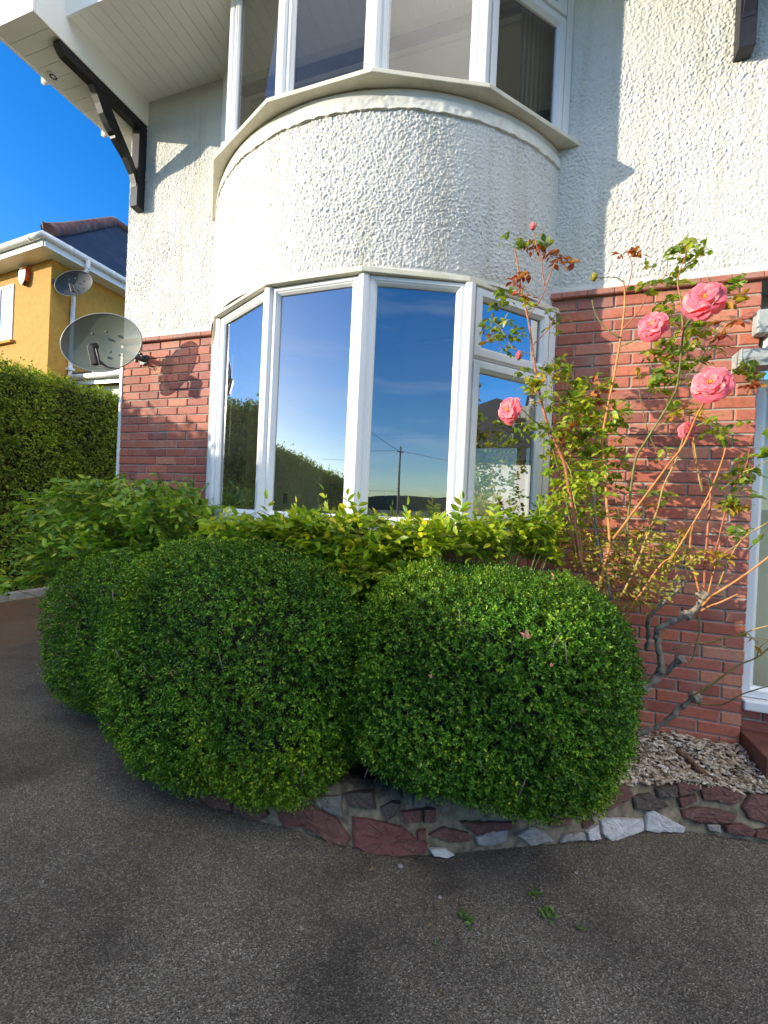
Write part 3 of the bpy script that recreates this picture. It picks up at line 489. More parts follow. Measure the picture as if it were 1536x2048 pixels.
mf = N(nt, 'ShaderNodeMath', operation='MULTIPLY'); L(nt, cr_.outputs['Color'], mf.inputs[0]); L(nt, gy.outputs[0], mf.inputs[1])
hs = N(nt, 'ShaderNodeHueSaturation'); hs.inputs['Saturation'].default_value = 1.36; hs.inputs['Hue'].default_value = .512; hs.inputs['Value'].default_value = 1.45; L(nt, sky.outputs[0], hs.inputs['Color'])
skc = mixc(nt, mf.outputs[0], hs.outputs['Color'], (7, 7.3, 7.6))
# bright cloud added out of view, overhead and south, as fill light
ez = N(nt, 'ShaderNodeMapRange', interpolation_type='SMOOTHSTEP'); ez.inputs['From Min'].default_value = .62; ez.inputs['From Max'].default_value = .85; L(nt, sz.outputs['Z'], ez.inputs['Value'])
ey = N(nt, 'ShaderNodeMapRange', interpolation_type='SMOOTHSTEP'); ey.inputs['From Min'].default_value = .35; ey.inputs['From Max'].default_value = -.05; L(nt, sz.outputs['Y'], ey.inputs['Value'])
cn2 = noise(nt, 3.0, 5, .6, vec=tc.outputs['Generated']); cr2 = ramp(nt, [(.30, (.55, .55, .55)), (.65, (1, 1, 1))]); L(nt, cn2.outputs['Fac'], cr2.inputs['Fac'])
m3 = N(nt, 'ShaderNodeMath', operation='MULTIPLY'); L(nt, ez.outputs[0], m3.inputs[0]); L(nt, ey.outputs[0], m3.inputs[1])
m4 = N(nt, 'ShaderNodeMath', operation='MULTIPLY'); L(nt, m3.outputs[0], m4.inputs[0]); L(nt, cr2.outputs['Color'], m4.inputs[1])
# unseen south-east cloud patch, added to light the shaded side of the house
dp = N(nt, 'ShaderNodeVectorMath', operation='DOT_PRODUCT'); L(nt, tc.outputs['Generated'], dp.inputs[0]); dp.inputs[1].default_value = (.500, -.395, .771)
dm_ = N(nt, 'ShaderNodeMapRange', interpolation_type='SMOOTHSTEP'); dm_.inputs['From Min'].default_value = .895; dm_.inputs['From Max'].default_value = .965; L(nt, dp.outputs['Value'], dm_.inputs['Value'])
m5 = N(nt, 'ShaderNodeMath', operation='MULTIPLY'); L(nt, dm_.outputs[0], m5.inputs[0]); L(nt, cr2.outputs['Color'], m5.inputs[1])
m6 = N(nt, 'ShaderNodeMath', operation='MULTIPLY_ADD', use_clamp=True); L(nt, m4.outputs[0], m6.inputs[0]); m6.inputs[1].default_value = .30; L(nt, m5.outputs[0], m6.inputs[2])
skc = mixc(nt, m6.outputs[0], skc, FILL_CLOUD)
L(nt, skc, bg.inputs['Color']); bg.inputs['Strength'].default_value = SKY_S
scene.view_settings.view_transform = 'Standard'; scene.view_settings.look = 'None'; scene.view_settings.exposure = EXPO; scene.view_settings.gamma = 1
scene.cycles.max_bounces = 8; scene.cycles.transparent_max_bounces = 24; scene.cycles.use_denoising = True
scene.cycles.caustics_reflective = False; scene.cycles.caustics_refractive = False; scene.cycles.sample_clamp_indirect = 6

# ================================================================== GROUND
bm = bmesh.new(); bmesh.ops.create_grid(bm, x_segments=2, y_segments=2, size=3000)
g = bm_obj('ground', bm, plain('rough_grass_ground', (.06, .075, .03), .95, .35, .3)); g.location.z = -.012; tag(g, kind='structure')
bm = bmesh.new(); prism(bm, [(-6.86, -13), (14, -13), (14, 9), (-6.86, 9)], -.3, 0)
tag(bm_obj('driveway', bm, M['drive']), kind='structure')
bm = bmesh.new()
for y in range(-14, 9): box(bm, -6.98, -6.86, y + .004, y + .996, -.1, .10 + .006 * (y % 3))
tag(bm_obj('kerb', bm, M['kerb'], bevel=.012), kind='structure')

# ================================================================== HOUSE
house = thing('house', 'white roughcast house with red brick lower walls and a two storey rounded bay', 'house')

def domes(x, y, cell, ox):
    gx = x / cell; gy = y / cell; xi = np.floor(gx).astype(int); yi = np.floor(gy).astype(int); out = np.zeros_like(x)
    for i in (-1, 0, 1):
        for j in (-1, 0, 1):
            a = (xi + i + ox) % 512; c = (yi + j) % 512
            px = xi + i + .5 + .9 * (_T[a, c] - .5); py = yi + j + .5 + .9 * (_T[c, (a * 7 + 13) % 512] - .5); am = _T[(a * 3 + 5) % 512, (c * 5 + 1) % 512]; st = .65 + .9 * _T[(a + 71) % 512, c]
            q = ((gx - px) * st) ** 2 + ((gy - py) / st) ** 2
            out = np.maximum(out, am * np.clip(1 - q / .42, 0, 1) ** .7)
    return out
def rough_patch(name, s0, s1, z0, z1, step, mp, mp_n, seed, edge=.05, parent=house):
    ns = max(2, int((s1 - s0) / step)); nz = max(2, int((z1 - z0) / step))
    s, z = np.meshgrid(np.linspace(s0, s1, ns), np.linspace(z0, z1, nz))
    h = .58 * vn(s / .0112 + .3 * z / .03, z / .0135, seed) + .42 * vn(s / .0068, z / .0075, seed + 60)
    dm = np.maximum(domes(s + .004 * vn(s / .02, z / .02, 5), z, .0150, seed), .75 * domes(s + 3, z + 5, .0105, seed + 31))
    big = vn(s / .30, z / .25, seed + 9)
    hh = (.0082 * dm + .0026 * sstep(.45, .66, h)) * (.6 + .65 * big) + .0010 * vn(s / .006, z / .006, seed + 5)
    if edge > 0: hh = hh * sstep(0, edge, z - z0 - .015) + .009 * (1 - sstep(0, edge, z - z0))      # smooth bell-mouth along the bottom edge
    P = mp(s, z); n = mp_n(s, z)
    V = (P + n * hh[..., None]).reshape(-1, 3)
    i = np.arange(ns * nz).reshape(nz, ns)
    F = np.stack([i[:-1, :-1], i[:-1, 1:], i[1:, 1:], i[1:, :-1]], -1).reshape(-1, 4)
    return np_mesh(name, V, F, M['render'], parent, smooth=True)
flat = lambda s, z: np.stack([s, 0 * s, z], -1)
flat_n = lambda s, z: np.stack([0 * s, -1 + 0 * s, 0 * s], -1)
rough_patch('roughcast_wall', -3.745, -2.55, 2.985, 5.20, .0042, flat, flat_n, 3)
rough_patch('roughcast_wall', -.10, 1.36, 2.985, 4.98, .0042, flat, flat_n, 40)
rough_patch('roughcast_wall', -.10, 1.36, 4.98, 5.20, .02, flat, flat_n, 77, edge=.0)
rough_patch('roughcast_wall', 1.36, 3.0, 2.985, 5.20, .02, flat, flat_n, 90)
DC = (-1.325, .775); DR = 1.568
def dmap(r):
    return lambda s, z: np.stack([DC[0] + r * np.sin(s / DR), DC[1] - r * np.cos(s / DR), z], -1)
dn = lambda s, z: np.stack([np.sin(s / DR), -np.cos(s / DR), 0 * s], -1)
ha = math.acos((DC[1] - .05) / DR) * DR
rough_patch('bay_drum', -ha, ha, 2.875, 3.835, .0042, dmap(DR), dn, 140, edge=.03)
# lead flashing band, wrinkled, and the smooth strip above it
ns, nz = 420, 14
s, z = np.meshgrid(np.linspace(-ha, ha, ns), np.linspace(0, 1, nz))
zb = 3.805 + .008 * (vn(s / .12, s * 0 + 3) - .5) + .006 * (vn(s / .03, s * 0 + 7) - .5)
zz = zb + (3.885 - zb) * z
rr = .014 + .010 * (vn(s / .035, z * 2.2, 33) - .4) * (1 - .6 * z) + .004 * vn(s / .012, z * 5, 51) - .010 * z
P = np.stack([DC[0] + (DR + rr) * np.sin(s / DR), DC[1] - (DR + rr) * np.cos(s / DR), zz], -1)
i = np.arange(ns * nz).reshape(nz, ns)
Fq = np.stack([i[:-1, :-1], i[:-1, 1:], i[1:, 1:], i[1:, :-1]], -1).reshape(-1, 4)
lower = P[0].copy(); lower[:, 0] = DC[0] + DR * .995 * np.sin(s[0] / DR); lower[:, 1] = DC[1] - DR * .995 * np.cos(s[0] / DR)
V = np.concatenate([P.reshape(-1, 3), lower]); b0 = ns * nz; k = np.arange(ns - 1)
F2 = np.stack([b0 + k, b0 + k + 1, k + 1, k], -1)
np_mesh('lead_flashing', V, np.concatenate([Fq, F2]), M['flash'], house, smooth=True)
s, z = np.meshgrid(np.linspace(-ha, ha, 80), np.array([3.82, 3.935])); P = dmap(DR - .004)(s, z)
i = np.arange(160).reshape(2, 80); np_mesh('bay_drum_top', P.reshape(-1, 3), np.stack([i[:-1, :-1], i[:-1, 1:], i[1:, 1:], i[1:, :-1]], -1).reshape(-1, 4), M['smooth_render'], house, smooth=True)

# bricks ------------------------------------------------------------
def bricks(name, a0, a1, ztop, nc, mp, parent, bl=.2125, j=.010, bh=.0645, start=0, rgt=False, seed=1, mtl=None):
    rs = random.Random(seed); V = []; F4 = []
    for c in range(nc):
        z1 = ztop - c * (bh + j); z0 = z1 - bh
        xs = []
        if rgt:
            x = a1 - (0 if (c + start) % 2 else (bl + j) / 2); first = x
            if x < a1: xs.append((x + j, a1))
            while x > a0:
                xs.append((max(a0, x - bl), x)); x -= bl + j
        else:
            x = a0 + (0 if (c + start) % 2 else (bl + j) / 2)
            if x > a0: xs.append((a0, x - j))
            while x < a1:
                xs.append((x, min(a1, x + bl))); x += bl + j
        for (p, q) in xs:
            if q - p < .012: continue
            jx = rs.uniform(-.0018, .0018); jz = rs.uniform(-.0015, .0015); d = rs.uniform(-.002, .0025)
            t = rs.uniform(-.0012, .0012); e = .0045; b = len(V)
            p_, q_ = p + jx, q + jx; lo, hi = z0 + jz, z1 + jz
            for (u, zz, dd) in ((p_, lo, -.014), (q_, lo, -.014), (q_, hi, -.014), (p_, hi, -.014)): V.append(mp(u, zz, dd))
            r1 = [rs.uniform(0, .002) for _ in range(4)]
            for k, (u, zz) in enumerate(((p_, lo), (q_, lo), (q_, hi), (p_, hi))): V.append(mp(u, zz, d - .004 - r1[k] * .5))
            for k, (u, zz, dd) in enumerate(((p_ + e, lo + e, d + t), (q_ - e, lo + e, d - t), (q_ - e, hi - e, d - t), (p_ + e, hi - e, d + t))): V.append(mp(u + rs.uniform(-.001, .001), zz + rs.uniform(-.001, .001), dd))
            for k in range(4):
                k2 = (k + 1) % 4
                F4.append((b + k, b + k2, b + 4 + k2, b + 4 + k)); F4.append((b + 4 + k, b + 4 + k2, b + 8 + k2, b + 8 + k))
            F4.append((b + 8, b + 9, b + 10, b + 11))
    return np_mesh(name, V, np.array(F4), mtl or M['brick'], parent)
fm = lambda u, z, d: (u, -.004 - d, z)
bricks('brick_wall', -3.735, -2.52, 2.928, 24, fm, house, start=1, seed=2)
bricks('brick_wall', -.06, 1.186, 2.928, 37, fm, house, start=0, rgt=True, seed=3)
am = lambda u, z, d: (DC[0] + (1.50 + d) * math.sin(u / 1.50), DC[1] - (1.50 + d) * math.cos(u / 1.50), z)
bricks('bay_apron', -1.62, 1.62, 1.355, 16, am, house, seed=4)
# tile course under the roughcast
rs = random.Random(9)
for (a, bq) in ((-3.75, -2.55), (-.06, 1.215)):
    x = a; V = []; F4 = []
    while x < bq - .01:
        x1 = min(bq, x + .155); y0 = -.034 + rs.uniform(-.002, .002); z0 = 2.937 + rs.uniform(-.001, .001); z1 = 2.980; b = len(V)
        for (zz, yy) in ((z0, .01), (z0, y0 + .006), (z0 + .006, y0), (z1 - .012, y0), (z1 - .003, y0 + .007), (z1, .01)):
            V.append((x + .002, yy, zz)); V.append((x1 - .002, yy, zz))
        for k in range(5): F4.append((b + 2 * k, b + 2 * k + 1, b + 2 * k + 3, b + 2 * k + 2))
        F4.append((b + 2, b + 4, b + 6, b + 8)); F4.append((b + 3, b + 9, b + 7, b + 5))
        x = x1
    np_mesh('tile_course', V, np.array(F4), M['tile'], house)
# mortar backing and the wall core behind
for (a, bq, z0) in ((-3.728, -2.5, .0), (-.06, 1.182, .0)):
    bm = bmesh.new(); box(bm, a, bq, .0045, .24, z0, 2.96); bm_obj('mortar_joint', bm, M['mortar'], house)
s = np.linspace(-1.62, 1.62, 60); bm = bmesh.new()
prism(bm, [(DC[0] + 1.493 * math.sin(u / 1.5), DC[1] - 1.493 * math.cos(u / 1.5)) for u in s] + [(DC[0] + 1.3 * math.sin(u / 1.5), DC[1] - 1.3 * math.cos(u / 1.5)) for u in s[::-1]], 0, 1.36)
bm_obj('mortar_joint', bm, M['mortar'], house)
bm = bmesh.new()
box(bm, -3.725, -2.63, .02, .25, 2.96, 5.2); box(bm, -.02, 3.0, .02, .25, 2.96, 5.2); box(bm, -2.63, -.02, .26, .45, 2.845, 3.93)
box(bm, -3.744, -3.73, .012, 4.7, 0, 5.2); box(bm, -3.73, -3.62, .25, 4.7, 0, 5.2); box(bm, -3.615, 3.0, 4.61, 4.7, 2.705, 5.2); box(bm, -3.615, -1.255, 4.61, 4.7, 0, 2.70); box(bm, .705, 3.0, 4.61, 4.7, 0, 2.70)
bm_obj('side_wall', bm, M['smooth_render'], house)
bm = bmesh.new(); box(bm, -3.765, -3.733, -.012, .03, 0, 2.935)
bm_obj('corner_bead', bm, M['upvc'], house, bevel=.004)

# ------------------------------------------------------------------ bay windows
def facet(A, B):
    A = Vector((*A, 0)); B = Vector((*B, 0)); t = (B - A).normalized(); n = Vector((t.y, -t.x, 0)); Lh = (B - A).length
    if n.y > 0 and abs(n.y) > .2: n = -n
    return A, t, n, Lh
def pframe(bm, A, t, n, a0, a1, z0, z1, prof):
    rings = []
    for (ins, out) in prof:
        rings.append([bm.verts.new(A + t * a + n * out + Vector((0, 0, zz))) for a, zz in ((a0 + ins, z0 + ins), (a1 - ins, z0 + ins), (a1 - ins, z1 - ins), (a0 + ins, z1 - ins))])
    for i in range(len(rings) - 1):
        for k in range(4): bm.faces.new((rings[i][k], rings[i][(k + 1) % 4], rings[i + 1][(k + 1) % 4], rings[i + 1][k]))
FIX = [(-.001, -.05), (-.001, .012), (.003, .016), (.024, .016), (.027, .010), (.033, .009), (.047, -.006), (.047, -.022)]
SASH = [(-.001, -.05), (-.001, .006), (.010, .006), (.010, .020), (.014, .024), (.052, .024), (.056, .018), (.072, .002), (.072, -.016)]
def pane(name, A, t, n, a0, a1, z0, z1, out, parent, m):
    V = [A + t * a + n * out + Vector((0, 0, zz)) for a, zz in ((a0, z0), (a1, z0), (a1, z1), (a0, z1))]
    return np_mesh(name, [tuple(v) for v in V], np.array([[0, 1, 2, 3]]), m, parent)
def offs(poly, d):
    out = []; c = Vector((-1.32, .6))
    for p in poly:
        v = Vector(p) - c; out.append(tuple(c + v * (1 + d / v.length)))
    return out
def bay_window(pl, z0, z1, glass, transom):
    bm = bmesh.new(); glist = []
    for i in range(5):
        A, t, n, Lh = facet(pl[i], pl[i + 1])
        a0, a1 = .030, Lh - .030
        if i == 0: a0 = .06
        if i == 4: a1 = Lh - .055
        if i in transom:
            zt = transom[i]
            for (q0, q1) in ((z0, zt - .003), (zt + .003, z1)):
                pframe(bm, A, t, n, a0, a1, q0, q1, SASH); glist.append((A, t, n, a0 + .068, a1 - .068, q0 + .068, q1 - .068, -.010))
        else:
            pframe(bm, A, t, n, a0, a1, z0, z1, FIX); glist.append((A, t, n, a0 + .044, a1 - .044, z0 + .044, z1 - .044, -.014))
    for i in range(6):
        V = Vector((*pl[i], 0))
        if 0 < i < 5:
            _, tA, nA, _ = facet(pl[i - 1], pl[i]); _, tB, nB, _ = facet(pl[i], pl[i + 1]); b = (nA + nB).normalized()
            poly = [V - tA * .031 - nA * .05, V - tA * .031 + nA * .020, V - tA * .017 + nA * .031, V + b * .036, V + tB * .017 + nB * .031, V + tB * .031 + nB * .020, V + tB * .031 - nB * .05]
        elif i == 0:
            _, tB, nB, _ = facet(pl[0], pl[1]); poly = [V - nB * .05, V + nB * .02, V + tB * .062 + nB * .02, V + tB * .062 - nB * .05]
        else:
            _, tA, nA, _ = facet(pl[4], pl[5]); poly = [V - tA * .057 - nA * .05, V - tA * .057 + nA * .02, V + nA * .02, V - nA * .05]
        prism(bm, [(p.x, p.y) for p in poly], z0 - .002, z1 + .002)
    fr = bm_obj('bay_window', bm, M['upvc'], house, bevel=.0025)
    for q, gl in enumerate(glist): pane('pane', *gl, fr, glass[1] if q >= 4 else glass[0])
    return fr
LF = [(-2.70, 0), (-2.27, -.44), (-1.64, -.755), (-1.0, -.765), (-.43, -.52), (.055, .0)]
UF = [(-2.70, 0), (-2.21, -.50), (-1.61, -.77), (-.99, -.77), (-.415, -.50), (.075, 0)]
SILL = [(-2.80, .02), (-2.29, -.57), (-1.66, -.853), (-.98, -.853), (-.36, -.575), (.185, .02)]
HEAD = [(-2.75, .02), (-2.29, -.495), (-1.64, -.81), (-1.0, -.815), (-.425, -.55), (.105, .02)]
low = bay_window(LF, 1.415, 2.848, (M['glass'], M['glass_dim']), {4: 2.425})
upp = bay_window(UF, 3.972, 5.163, (M['glass_up'], M['glass_up_dim']), {4: 4.75})
def ring(name, outer, inner, z0, z1, m, parent, bev=.004, mi_under=None):
    bm = bmesh.new(); prism(bm, list(outer) + list(inner)[::-1], z0, z1)
    return bm_obj(name, bm, m, parent, bevel=bev)
ring('window_sill', SILL, offs(UF, -.10), 3.940, 3.968, M['cream'], upp)
ring('head_board', HEAD, offs(LF, -.04), 2.852, 2.884, M['cream'], low)
ring('window_sill', offs(LF, .055), offs(LF, -.06), 1.362, 1.411, M['upvc'], low)
# inner sill boards and bay floors
def plate(name, poly, z0, z1, m, parent):
    bm = bmesh.new(); prism(bm, poly, z0, z1); return bm_obj(name, bm, m, parent)
plate('inner_sill', offs(LF, -.062) + [(.0, .45), (-2.65, .45)], 1.39, 1.414, M['upvc'], low)
plate('inner_sill', offs(UF, -.102) + [(.0, .45), (-2.65, .45)], 3.945, 3.968, M['upvc'], upp)
plate('bay_ceiling', offs(LF, -.05) + [(.0, .45), (-2.65, .45)], 2.852, 2.90, M['ceiling'], house)
plate('bay_ceiling', offs(UF, -.03) + [(.06, .25), (-2.68, .25)], 5.168, 5.24, M['ceiling'], house)

# ------------------------------------------------------------------ rooms behind the glass
bm = bmesh.new()
def slab(*a): box(bm, *a)
slab(-3.61, -3.5, .26, 4.6, .9, 2.85); slab(1.0, 1.1, .26, 4.6, .9, 2.85); slab(-3.5, -1.25, 4.5, 4.6, .9, 2.85); slab(.7, 1.0, 4.5, 4.6, .9, 2.85); slab(-1.25, .7, 4.5, 4.6, 2.70, 2.85)  # gap in the lower back wall added to brighten the room
slab(-3.5, -3.2, 1.75, 3.1, .9, 2.85)
slab(-3.61, -3.5, .26, 4.6, 3.2, 5.15); slab(1.6, 1.7, .26, 4.6, 3.2, 5.15); slab(-3.5, 1.6, 4.5, 4.6, 3.2, 5.15)
slab(-3.5, -2.66, .262, .30, .9, 2.85); slab(.01, 1.0, .262, .30, .9, 2.85); slab(-2.66, .01, .30, .45, .9, 1.385)
slab(-3.5, -2.72, .262, .30, 3.2, 5.15); slab(.09, 1.6, .262, .30, 3.2, 5.15); slab(-2.66, .01, .46, .50, 3.2, 3.94)
bm_obj('room_wall', bm, M['plaster'], house)
bm = bmesh.new(); box(bm, -3.6, 1.1, .26, 4.6, 2.906, 2.96); box(bm, -3.6, 1.7, .26, 4.6, 5.158, 5.2)
bm_obj('room_ceiling', bm, M['ceiling'], house)
bm = bmesh.new(); box(bm, -3.6, 1.1, .3, 4.6, .8, .9); box(bm, -3.6, 1.7, .3, 4.6, 3.05, 3.2)
bm_obj('room_floor', bm, M['carpet'], house)
bm = bmesh.new(); box(bm, -2.62, -.05, .10, .15, 5.105, 5.166)
bm_obj('curtain_track', bm, M['darkwood'], house)
bm = bmesh.new(); box(bm, -3.199, -3.188, 2.02, 2.10, 1.52, 1.66)
bm_obj('light_switch', bm, M['darkwood'], house, bevel=.003)

bm = bmesh.new(); AB = Vector((.695, 4.55, 0)); tB = Vector((-1, 0, 0)); nB = Vector((0, 1, 0))  # frame for the invented rear opening that lets daylight into the room
for a in (0, .97): pframe(bm, AB, tB, nB, a, a + .965, .905, 2.695, SASH)
bm_obj('added_rear_window', bm, M['upvc'], house)
# ------------------------------------------------------------------ eaves
bm = bmesh.new()
x = -3.55
while x < 3.0:
    box(bm, x, x + .0965, -.755, .03, 5.165, 5.180); x += .10
y = -.975
while y < 1.2:
    box(bm, -4.005, -3.566, y, y + .097, 4.957, 4.972); y += .10
bm_obj('soffit', bm, M['soffit'], house)
bm = bmesh.new(); box(bm, -3.55, 3.0, -.755, .03, 5.1805, 5.20); box(bm, -4.0, -3.57, -.97, 4.8, 4.973, 4.99)
bm_obj('soffit_backing', bm, M['groove'], house)
bm = bmesh.new()
box(bm, -3.565, -3.551, -.98, .012, 4.945, 5.62)        # inner cheek of the boxed end
box(bm, -4.025, -4.006, -.98, 4.8, 4.945, 5.15)           # outer fascia
box(bm, -4.025, -3.551, -1.0, -.981, 4.945, 5.62)       # front of the boxed end
box(bm, -3.55, 3.0, -.775, -.757, 5.14, 5.62)
bm_obj('fascia', bm, M['soffit'], house, bevel=.004)
bm = bmesh.new(); bmesh.ops.create_cone(bm, segments=24, radius1=.04, radius2=.036, depth=.008, cap_ends=True, matrix=Matrix.Translation((-3.93, -.60, 4.953)))
for k in range(8):
    a = k * math.pi / 4; box(bm, -3.93 + .022 * math.cos(a) - .006, -3.93 + .022 * math.cos(a) + .006, -.60 + .022 * math.sin(a) - .006, -.60 + .022 * math.sin(a) + .006, 4.946, 4.950, mi=1)
bm_obj('soffit_vent', bm, [M['soffit'], M['dark_gap']], house)
bm = bmesh.new(); tube(bm, [(-4.075, -1.0, 5.06), (-4.075, 3, 5.06), (-4.075, 4.8, 5.06)], .05, n=12)
for yy in (-.55, .0): box(bm, -4.13, -4.026, yy - .015, yy + .015, 4.985, 5.10)
bm_obj('gutter', bm, M['upvc'], house, smooth=True)
bm = bmesh.new(); box(bm, -4.0, 3.0, -.75, 4.9, 5.62, 5.72); box(bm, -3.98, -3.572, -.96, 4.8, 5.16, 5.62); box(bm, -3.54, 3.0, -.74, 4.8, 5.21, 5.62)
bm_obj('roof', bm, M['slate'], house)
# timber brackets
def bracket(x, dz):
    rt = bpy.data.objects.new('eaves_bracket', None)
    bm = bmesh.new()
    T = .075
    prism_dir(bm, [(x, -.800, 4.952 + dz), (x, -.800, 4.915 + dz), (x, -.755, 4.870 + dz), (x, -.40, 4.868 + dz), (x, .0, 4.868 + dz), (x, .0, 4.952 + dz)], (T, 0, 0))          # beam
    prism_dir(bm, [(x - .004, -.086, 4.865 + dz), (x - .004, -.086, 4.168 + dz), (x - .004, -.004, 4.158 + dz), (x - .004, -.004, 4.865 + dz)], (T + .008, 0, 0))   # post
    o1 = [(-.53, 4.866), (-.49, 4.815), (-.462, 4.772), (-.43, 4.715), (-.385, 4.665), (-.345, 4.628), (-.318, 4.618), (-.312, 4.598), (-.25, 4.555), (-.20, 4.52), (-.155, 4.47), (-.12, 4.43), (-.092, 4.365), (-.0885, 4.335)]
    o2 = [(-.0885, 4.47), (-.13, 4.535), (-.20, 4.62), (-.27, 4.70), (-.35, 4.80), (-.395, 4.866)]
    prism_dir(bm, [(x + .006, a, b + dz) for a, b in o1 + o2], (T - .012, 0, 0))
    return bm_obj('eaves_bracket', bm, M['black'], house, bevel=.006)
bracket(-3.637, 0); bracket(.99, .088)

# ================================================================== CURTAIN, CABINET, BLUE PANEL
ns = 60; u = np.linspace(0, 1, ns)
cx = -.30 + .34 * u; cy = .02 - .20 * (1 - u) + .30 * u * 0 + .018 * np.sin(u * 40)
cx2 = -.235 + .20 * u; cy2 = -.155 + .20 * u + .016 * np.sin(u * 46)
V = np.concatenate([np.stack([cx2, cy2, np.full(ns, 3.98)], -1), np.stack([cx2, cy2, np.full(ns, 5.12)], -1)]); k = np.arange(ns - 1)
tag(np_mesh('curtain', V, np.stack([k, k + 1, ns + k + 1, ns + k], -1), M['curtain'], smooth=True), 'cream curtain hanging behind the upper bay window beside its right jamb', 'curtain')
cab = thing('cabinet', 'black cabinet standing against the room wall behind the lower bay window', 'cabinet', loc=(-2.95, 4.2, .9))
bm = bmesh.new(); box(bm, -.45, .55, -.3, .28, .06, .98); bm_obj('cabinet_body', bm, M['darkwood'], cab, bevel=.006)
bm = bmesh.new(); box(bm, -.48, .58, -.33, .28, .981, 1.01); bm_obj('cabinet_top', bm, M['darkwood'], cab, bevel=.004)
bm = bmesh.new()
for xx in (-.4, .45): box(bm, xx, xx + .05, -.25, .2, 0, .059)
bm_obj('plinth', bm, M['darkwood'], cab)
bm = bmesh.new(); box(bm, -.085, .085, -.006, .006, 0, .20)
panel = bm_obj('blue_panel', bm, M['panel'], bevel=.002); panel.location = (-.16, -.12, 1.416); panel.rotation_euler = (R(-8), 0, R(35))  # flat panel in place of an unidentified pale blue square in the pane
tag(panel, 'pale blue square card propped on the sill inside the narrow right bay pane', 'panel')

# ================================================================== PORCH
po = thing('porch', 'white framed glazed porch with grey gutter and brown step beside the brick wall', 'porch', loc=(0, 0, 0))
bm = bmesh.new(); A = Vector((1.192, .045, 0)); t = Vector((1, 0, 0)); n = Vector((0, -1, 0))
PF = [(0, -.06), (0, .0), (.004, .004), (.045, .004), (.05, -.002), (.066, -.016), (.066, -.035)]
pframe(bm, A, t, n, 0, 1.2, .49, 2.36, PF)
pfo = bm_obj('porch_window', bm, M['upvc'], po, bevel=.002)
pane('pane', A, t, n, .06, 1.14, .55, 2.30, -.03, pfo, M['glass_thin'])
bm = bmesh.new(); box(bm, 1.192, 2.4, -.02, .12, .43, .487); bm_obj('porch_sill', bm, M['upvc'], po, bevel=.008)
bricks('porch_plinth', 1.20, 2.4, .424, 6, lambda u, z, d: (u, .055 - d, z), po, seed=21)
bm = bmesh.new(); box(bm, 1.19, 2.4, .062, .2, 0, .43); bm_obj('mortar_joint', bm, M['mortar'], po)
bm = bmesh.new(); box(bm, 1.187, 2.3, -.31, .04, 0.02, .30); bm_obj('step', bm, M['quarry'], po, bevel=.008)
bm = bmesh.new()
gp = [(-.20, 2.475), (-.20, 2.43), (-.185, 2.385), (-.10, 2.375), (-.075, 2.43), (-.075, 2.475), (-.085, 2.475), (-.088, 2.435), (-.108, 2.388), (-.178, 2.395), (-.188, 2.435), (-.188, 2.475)]
prism_dir(bm, [(1.035, a, b) for a, b in gp], (1.4, 0, 0)); box(bm, 1.03, 1.036, -.203, -.072, 2.372, 2.478)
bm_obj('porch_gutter', bm, M['lead'], po, bevel=.002)
bm = bmesh.new(); box(bm, 1.21, 2.4, -.06, .10, 2.50, 2.63); bm_obj('porch_fascia', bm, M['upvc'], po, bevel=.004)
bm = bmesh.new(); box(bm, 1.14, 1.205, -.085, -.01, 2.60, 2.735); bm_obj('lead_cap', bm, M['lead'], po, bevel=.008)
bm = bmesh.new(); box(bm, 1.207, 2.4, -.07, .30, 2.645, 2.73); bm_obj('porch_roof', bm, M['dark_gap'], po)
bm = bmesh.new(); box(bm, 1.19, 2.4, .33, .40, 2.73, 2.99); bm_obj('porch_back_wall', bm, M['smooth_render'], po)
bm = bmesh.new(); box(bm, 1.25, 2.4, .9, 1.0, .0, 2.6); box(bm, 1.192, 1.24, .12, .9, 0, 2.6); bm_obj('porch_inner_wall', bm, M['plaster'], po)

